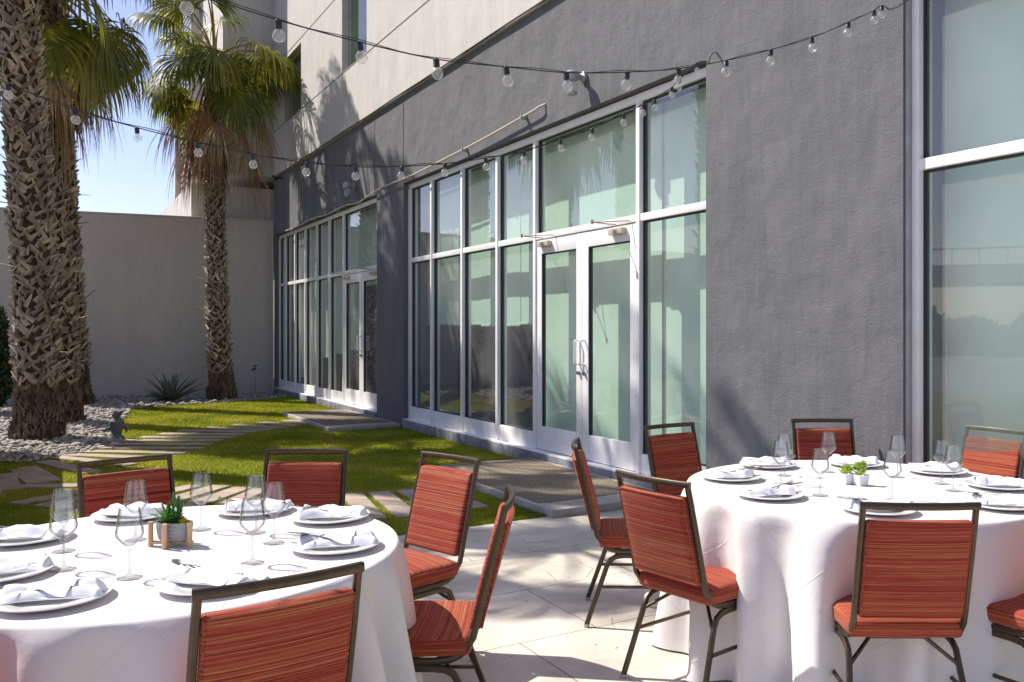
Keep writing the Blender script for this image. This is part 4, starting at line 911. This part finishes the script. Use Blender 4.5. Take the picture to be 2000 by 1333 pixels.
# plate
plate_me = MB().lathe([(0, .004), (.045, .004), (.082, .005), (.094, .009), (.1, .014), (.142, .0195), (.150, .0215), (.1515, .020), (.148, .016), (.098, .006), (.088, .0), (.0, .0)], 64).mesh('plate', M_CHINA, True, 50)
gp_prof = [(0, .0045), (.010, .005), (.026, .0035), (.035, .0018), (.0355, .0008), (.034, 0), (0, 0)]
glass_foot = [(.0, .0), (.034, .0), (.0355, .001), (.034, .003), (.02, .006), (.009, .010), (.0048, .018), (.0038, .035), (.0036, .06), (.0040, .078), (.0062, .088), (.012, .096), (.024, .107), (.0355, .121), (.0395, .131), (.0385, .143), (.0340, .172), (.0285, .207)]
glass_in = [(.0, .094), (.012, .0985), (.0235, .109), (.0347, .122), (.0387, .132), (.0378, .143), (.0333, .172), (.0278, .207)]
def glass_proto():
    e = thing('wine_glass')
    MB().lathe(glass_foot[5:11], 20).obj('stem', M_STEM, e, ang=180); fo_ = MB().lathe(glass_foot[:6], 36); fo_.tube(arc((0, 0, .0014), .0345, 0, 360, 36, 0, 1), .0011, 6, cap=False); fo_.obj('foot', M_FOOT, e, ang=180)
    b_ = MB().lathe(glass_foot[10:], 40); b_.lathe(glass_in, 40); b_.tube(arc((0, 0, .207), .0282, 0, 360, 40, 0, 1), .0006, 5, cap=False); b_.obj('bowl', M_WGLASS, e, ang=180)
    return e
gproto = glass_proto()

def napkin_mesh(seed, L=.25, Wd=.10):
    r = random.Random(seed); nx, ny = 44, 22; V = []; Fc = []; bend = r.uniform(-.25, .25); flare = r.uniform(0, .35)
    def top(u, v):
        # rolled, folded linen: several soft longitudinal ridges, loose end
        hgt = .030 * (1 - abs(v) ** 3.0) * (1 - .25 * u) ; hgt += .006 * math.sin(v * 5 + seed) * (1 - abs(v)) + .004 * math.sin(u * 7 + v * 3 + seed)
        hgt += .008 * noise.noise(Vector((u * 2.2 + seed, v * 1.6, 0))) + .002 * noise.noise(Vector((u * 5 + seed, v * 4, 3)))
        if v > .25 and v < .5: hgt -= .006 * math.sin((v - .25) * math.pi / .25)
        return max(.0035, hgt)
    for side in (0, 1):
        for i in range(nx + 1):
            u = i / nx * 2 - 1
            for j in range(ny + 1):
                v = j / ny * 2 - 1; ww = Wd / 2 * (1 + flare * max(0, u) + .10 * math.sin(u * 4 + seed)) * (1 if abs(u) < .93 else .86)
                x = u * L / 2 + .008 * math.sin(v * 4 + seed) * (abs(u) > .6); y = v * ww + bend * .12 * (u * u - .3)
                e_ = min(1, (1 - abs(u)) * 9 + .25)
                z = top(u, v) * e_ if side == 0 else .001
                V.append((x, y, z))
    k = (nx + 1) * (ny + 1)
    for side in (0, 1):
        for i in range(nx):
            for j in range(ny):
                a = side * k + i * (ny + 1) + j; q = (a, a + ny + 1, a + ny + 2, a + 1); Fc.append(q if side == 0 else q[::-1])
    for i in range(nx):
        for j in (0, ny): a = i * (ny + 1) + j; Fc.append((a, a + k, a + k + ny + 1, a + ny + 1) if j == 0 else (a, a + ny + 1, a + k + ny + 1, a + k))
    for i in (0, nx):
        for j in range(ny): a = i * (ny + 1) + j; Fc.append((a, a + 1, a + 1 + k, a + k) if i == 0 else (a, a + k, a + 1 + k, a + 1))
    # a loose flap lying over the bundle
    fx = r.uniform(-.02, .05); fl = []; a0 = len(V); q0 = 9
    for i in range(q0 + 1):
        for j in range(q0 + 1):
            a = i / q0; b = j / q0; x = fx + (a - .5) * .11 + b * .03; y = -Wd / 2 * 1.06 + b * Wd * 1.05 * (1 - .35 * a); u = max(-1, min(1, x / (L / 2))); v = max(-1, min(1, y / (Wd / 2)))
            V.append((x, y, top(u, v) * min(1, (1 - abs(u)) * 9 + .25) + .0035 + .002 * math.sin(a * 9 + seed)))
    for i in range(q0):
        for j in range(q0): a = a0 + i * (q0 + 1) + j; Fc.append((a, a + q0 + 1, a + q0 + 2, a + 1))
    m = MB(); m.add(V, Fc); return m.mesh('napkin', M_NAPKIN, True, 180)
NAPS = [napkin_mesh(s) for s in (1, 2, 3, 4, 5)]
def strip(m, pts, ws, th=.0016):
    V = []; n = len(pts)
    for (x, z), w_ in zip(pts, ws): V += [(x, -w_, z), (x, w_, z), (x, w_, z + th), (x, -w_, z + th)]
    m.add(V, [(i * 4 + a, i * 4 + (a + 1) % 4, i * 4 + 4 + (a + 1) % 4, i * 4 + 4 + a) for i in range(n - 1) for a in range(4)] + [(3, 2, 1, 0), tuple((n - 1) * 4 + a for a in range(4))])
def fork_mesh():
    m = MB(); strip(m, [(-.10, .0), (-.09, .0), (-.03, .002), (.03, .005), (.045, .004), (.055, .001)], [.006, .0075, .005, .003, .008, .0115])
    for k in range(4):
        y = -.0099 + k * .0066; V = []
        for x, z, w_ in ((.054, .0012, .0019), (.070, .0, .0019), (.085, .003, .0017), (.100, .008, .0008)): V += [(x, y - w_, z), (x, y + w_, z), (x, y + w_, z + .0016), (x, y - w_, z + .0016)]
        m.add(V, [(i * 4 + a, i * 4 + (a + 1) % 4, i * 4 + 4 + (a + 1) % 4, i * 4 + 4 + a) for i in range(3) for a in range(4)])
    return m.mesh('fork', M_STEEL, True, 40)
def knife_mesh():
    m = MB(); strip(m, [(-.11, .0), (-.10, .0), (-.02, .001), (.0, .001), (.01, .001), (.08, .001), (.105, .0015), (.115, .002)], [.007, .008, .006, .004, .0085, .0095, .007, .001], .0022)
    return m.mesh('table_knife', M_STEEL, True, 40)
def spoon_mesh():
    m = MB(); strip(m, [(-.10, .0), (-.09, .0), (-.03, .002), (.03, .005), (.05, .003)], [.006, .0075, .005, .003, .0035]); V = []; Fc = []; n = 16
    for i in range(7):
        f = i / 6
        for j in range(n): th = math.tau * j / n; V.append((.078 + .030 * f * math.cos(th), .020 * f * math.sin(th) * (1 - .12 * math.cos(th)), -.004 + .010 * f * f))
    for i in range(6):
        for j in range(n): Fc.append((i * n + j, i * n + (j + 1) % n, (i + 1) * n + (j + 1) % n, (i + 1) * n + j))
    m.add(V, Fc); return m.mesh('spoon', M_STEEL, True, 60)
FK, KN, SPN = fork_mesh(), knife_mesh(), spoon_mesh()

def put(name, me, loc, rot, label, cat, group, sc=1.0):
    o = bpy.data.objects.new(name, me); COL.objects.link(o); o.location = loc; o.rotation_euler = rot; o.scale = (sc,) * 3; return tag(o, label, cat, group)
# place settings: (plate pixel, napkin angle deg, cutlery kind, phrase)
SL = [((100, 1164), 12, None, 'at the front of the left table nearest the viewer', 2),
      ((-4, 1116), 30, 'f', 'cut by the left edge on the left table', 1),
      ((48, 1048), 8, 'k', 'at the left rear of the left table, beyond the paired glasses', 3),
      ((262, 1004), 172, None, 'on the left table before the chair nearest the gravel bed', 4),
      ((498, 994), 8, 'k', 'on the left table before the chair facing straight from the lawn', 5),
      ((645, 1008), 10, 'f', 'at the right rear of the left table before the sunlit chair', 1),
      ((655, 1063), 12, 's', 'at the right end of the left table before the side view chair', 2),
      ((415, 1135), -18, 'fs', 'on the left table right behind the nearest chair back', 3)]
SR = [((1428, 931), 188, 'f', 'at the left end of the right table', 4),
      ((1503, 965), 196, 'f', 'at the front left of the right table before the angled chair', 5),
      ((1500, 907), 170, 'k', 'at the left rear of the right table, nearest the doors', 1),
      ((1672, 905), 175, None, 'at the rear of the right table before the grey wall chair', 2),
      ((1830, 919), 168, None, 'at the right rear of the right table before the window chair', 3),
      ((1952, 947), -14, 'k', 'at the right picture edge, rear one of the two there', 4),
      ((1955, 984), -12, 's', 'at the right picture edge, front one of the two there', 5),
      ((1715, 993), 5, 's', 'on the right table just behind the front chair back', 1)]
for (SET, tb) in ((SL, 'left'), (SR, 'right')):
    for i, ((px, py), an, cut, ph_, v) in enumerate(SET):
        p = gp(px, py, TZ + .015); p.z = TZ + .0008
        put('plate', plate_me, p, (0, 0, i), 'white plate ' + ph_, 'plate', 'white dinner plates')
        a = R(an); dx, dy = math.cos(a), math.sin(a)
        n_ = put('napkin', NAPS[v - 1], (p.x + dx * .01, p.y + dy * .01, p.z + .0155), (0, 0, a + (math.pi if v == 2 else 0)), 'folded napkin ' + ph_, 'napkin', 'folded white napkins')
        if cut:
            # cutlery tucked under the flap, heads sticking out at the open end
            for q, ch in enumerate(cut if len(cut) > 1 else cut + 'k'):
                me = {'f': FK, 'k': KN, 's': SPN}[ch]; nmn = {'f': 'fork', 'k': 'table_knife', 's': 'spoon'}[ch]
                if ch == 'k' and len(cut) == 1 and cut == 'k' and q == 1: me, nmn = FK, 'fork'
                sgn = -1; off = .040 + .016 * q; a2 = a + math.pi + (.25 - .42 * q)
                put(nmn, me, (p.x - dx * off + .010 * (q - .5) * dy, p.y - dy * off - .010 * (q - .5) * dx, p.z + .045 - .002 * q), (R(6), R(-8), a2), 'steel ' + nmn.replace('_', ' ') + ' ' + ph_, nmn.split('_')[-1], 'steel cutlery in the napkins', .92)
GL = [((124, 1078), 'on the left table, rear one of the overlapping pair at left'), ((124, 1114), 'on the left table, front one of the overlapping pair at left'), ((253, 1130), 'on the left table in front of the planter, the nearest glass'),
      ((265, 1056), 'on the left table between the planter and the nearest glass'), ((393, 1036), 'on the left table just right of the planter'), ((500, 1042), 'on the left table, rearmost of the cluster of three'),
      ((535, 1062), 'on the left table, rightmost of the cluster of three'), ((493, 1101), 'on the left table, frontmost of the cluster of three')]
GR = [((1532, 930), 'on the right table, rear one of the overlapping pair at the left'), ((1525, 947), 'on the right table, front one of the overlapping pair at the left'), ((1602, 969), 'on the right table left of the white pots, the nearer one'),
      ((1618, 923), 'on the right table left of the white pots, the farther one'), ((1753, 933), 'on the right table, farther one just right of the white pots'), ((1743, 978), 'on the right table right of the white pots, nearer one'),
      ((1840, 946), 'on the right table, left one of the pair before the window chair'), ((1862, 960), 'on the right table, right one of the pair before the window chair')]
first = True
for (px, py), ph_ in GL + GR:
    p = gp(px, py, TZ); o = gproto if first else copy_tree(gproto); first = False
    o.location = (p.x, p.y, TZ + .0012); o.rotation_euler = (0, 0, rnd.uniform(0, 6)); tag(o, 'wine glass ' + ph_, 'wine glass', 'stemmed wine glasses')

# ------------------------------------------------------------------ centrepieces
def leafy(m, base, d, L, wd, bend=.3, thick=.3, n=6, r=None):
    d = Vector(d).normalized(); up = Vector((0, 0, 1)); s_ = d.cross(up)
    if s_.length < .05: s_ = Vector((1, 0, 0))
    s_.normalize(); p = Vector(base); V = []
    for i in range(n):
        f = i / (n - 1); w_ = wd * math.sin(math.pi * (.18 + .82 * f)) ** .8 if f < 1 else 0.0002; nn = s_.cross(d).normalized()
        V += [p - s_ * w_ + nn * w_ * .4, p - nn * w_ * thick, p + s_ * w_ + nn * w_ * .4, p + nn * w_ * .1]
        p = p + d * (L / (n - 1)); d = (d + Vector((0, 0, -bend / n))).normalized()
    m.add(V, [(i * 4 + a, i * 4 + (a + 1) % 4, i * 4 + 4 + (a + 1) % 4, i * 4 + 4 + a) for i in range(n - 1) for a in range(4)])
p = gp(341, 1066, TZ)
e = thing('planter', (p.x, p.y, TZ), R(-12), 'grey patterned oval planter in a pale wooden stand with mixed succulents', 'planter')
# oval pot
m = MB(); n = 48; prof = [(.0, .020), (.70, .020), (.86, .024), (.95, .05), (1.0, .083), (.96, .083), (.90, .07), (0, .07)]
V = []; 
for rr, z in prof:
    for j in range(n): th = math.tau * j / n; c, s_ = math.cos(th), math.sin(th); V.append((.064 * rr * math.copysign(abs(c) ** .8, c), .038 * rr * math.copysign(abs(s_) ** .8, s_), z))
m.add(V, [(i * n + j, i * n + (j + 1) % n, (i + 1) * n + (j + 1) % n, (i + 1) * n + j) for i in range(len(prof) - 1) for j in range(n)]); m.obj('pot', M_POT, e)
m = MB()
for k in range(46):
    a = k * math.tau / 46
    for z0 in (.03, .043, .056, .069):
        q = .88 + (z0 - .03) * 2.6; pa = (.0645 * q * math.cos(a), .0385 * q * math.sin(a), z0); pb = (.0645 * (q + .03) * math.cos(a + .07), .0385 * (q + .03) * math.sin(a + .07), z0 + .0065); pc = (.0645 * (q + .05) * math.cos(a + .137), .0385 * (q + .05) * math.sin(a + .137), z0)
        m.tube([pa, pb, pc], .0009, 4)
m.obj('relief', M_POT, [o for o in e.children if o.name.startswith('pot')][0])
for x, y in ((-.070, -.030), (.0, -.052), (.072, -.018), (.0, .05)): MB().tube([(x, y, 0), (x, y, .085)], .0085, 12).obj('leg', M_WOODP, e)
m = MB().tube([(-.070, -.030, .015), (.072, .0, .015)], .006, 8); m.tube([(0, -.052, .014), (0, .05, .014)], .006, 8); m.obj('crossbar', M_WOODP, e)
MB().lathe([(0, .074), (.055, .072)], 20).obj('soil', M_SOIL, e).scale = (1, .6, 1)
M_PG = mat('aloe_green', (.06, .20, .03), .4, col2=(.14, .32, .05), vscale=20); M_PG2 = mat('sprig_green', (.025, .13, .025), .5, col2=(.07, .24, .05), vscale=30); M_YEL = mat('succulent_yellow', (.62, .50, .03), .5, col2=(.42, .50, .05), vscale=40); M_PEACH = mat('succulent_peach', (.7, .36, .2), .5)
m = MB(); r = random.Random(3)
for i in range(20): a = i * 2.4; el = R(30 + 55 * (i / 20)); leafy(m, (-.030, 0, .074), (math.cos(a) * math.cos(el), math.sin(a) * math.cos(el), math.sin(el)), r.uniform(.06, .085), .0055, .9)
m.obj('aloe', M_PG, e, ang=60)
m = MB()
for (bx_, by__, hh_, tl) in ((-.002, -.004, .105, 0), (.012, .004, .075, .3), (-.014, .006, .065, -.3), (.004, .010, .09, .1)):
    for i in range(70):
        f = i / 70; a = i * 2.4; leafy(m, (bx_ + tl * f * .05, by__, .072 + hh_ * f), (math.cos(a), math.sin(a), .6 + f * 1.2), .018 * (1.15 - .5 * f), .0034, .2, n=4)
m.obj('sprig', M_PG2, e, ang=60)
m = MB()
for i in range(34): a = i * 2.4; f = i / 34; leafy(m, (.038, -.002, .076), (math.cos(a) * (1.2 - f), math.sin(a) * (1.2 - f), .25 + f), .026 - .008 * f, .0058, -.3, n=5)
m.obj('rosette', M_YEL, e, ang=60)
m = MB()
for i in range(16): a = i * 2.4; f = i / 16; leafy(m, (.022, .014, .082), (math.cos(a) * (1.2 - f), math.sin(a) * (1.2 - f), .35 + f), .020, .0045, -.2, n=4)
m.obj('rosette', M_PEACH, e, ang=60)
M_SUC = mat('succulent_lime', (.20, .34, .03), .4, col2=(.42, .52, .08), vscale=30); M_SUCR = mat('succulent_tip', (.10, .16, .02), .5)
for k, (px, lab) in enumerate(((1656, 'small white square pot with a low green succulent, left of the two'), (1684, 'small white square pot with a taller green succulent, right of the two'))):
    p = gp(px, 950 - (3 if k == 0 else 0), TZ); e = thing('succulent_pot', (p.x, p.y + .02, TZ), R(20), lab, 'potted plant', 'small white succulent pots')
    m = MB(); hw, hh_ = .029, .052; V = []
    for q, z in ((.72, 0), (.80, .003), (1.0, hh_), (.92, hh_), (.86, hh_ - .008)): V += [(-hw * q, -hw * q, z), (hw * q, -hw * q, z), (hw * q, hw * q, z), (-hw * q, hw * q, z)]
    m.add(V, [(0, 3, 2, 1)] + [(i * 4 + a, i * 4 + (a + 1) % 4, i * 4 + 4 + (a + 1) % 4, i * 4 + 4 + a) for i in range(4) for a in range(4)] + [(16, 17, 18, 19)]); m.obj('pot', M_WPOT, e, ang=30)
    m = MB(); r = random.Random(k)
    for cxx, cyy, cz, L0 in (((-.006, 0, .05, .036), (.01, .008, .058, .03), (.004, -.012, .055, .03)) if k == 0 else ((0, 0, .05, .036), (.004, -.006, .072, .032), (-.010, .006, .082, .028), (.012, .0, .09, .024))):
        for i in range(16): a = i * 2.4; f = i / 16; leafy(m, (cxx, cyy, cz), (math.cos(a) * (1.15 - f), math.sin(a) * (1.15 - f), .35 + 1.0 * f), 1.25 * L0 * r.uniform(.8, 1.05), .0115, -.5, n=6)
    m.obj('leaves', M_SUC, e, ang=60)
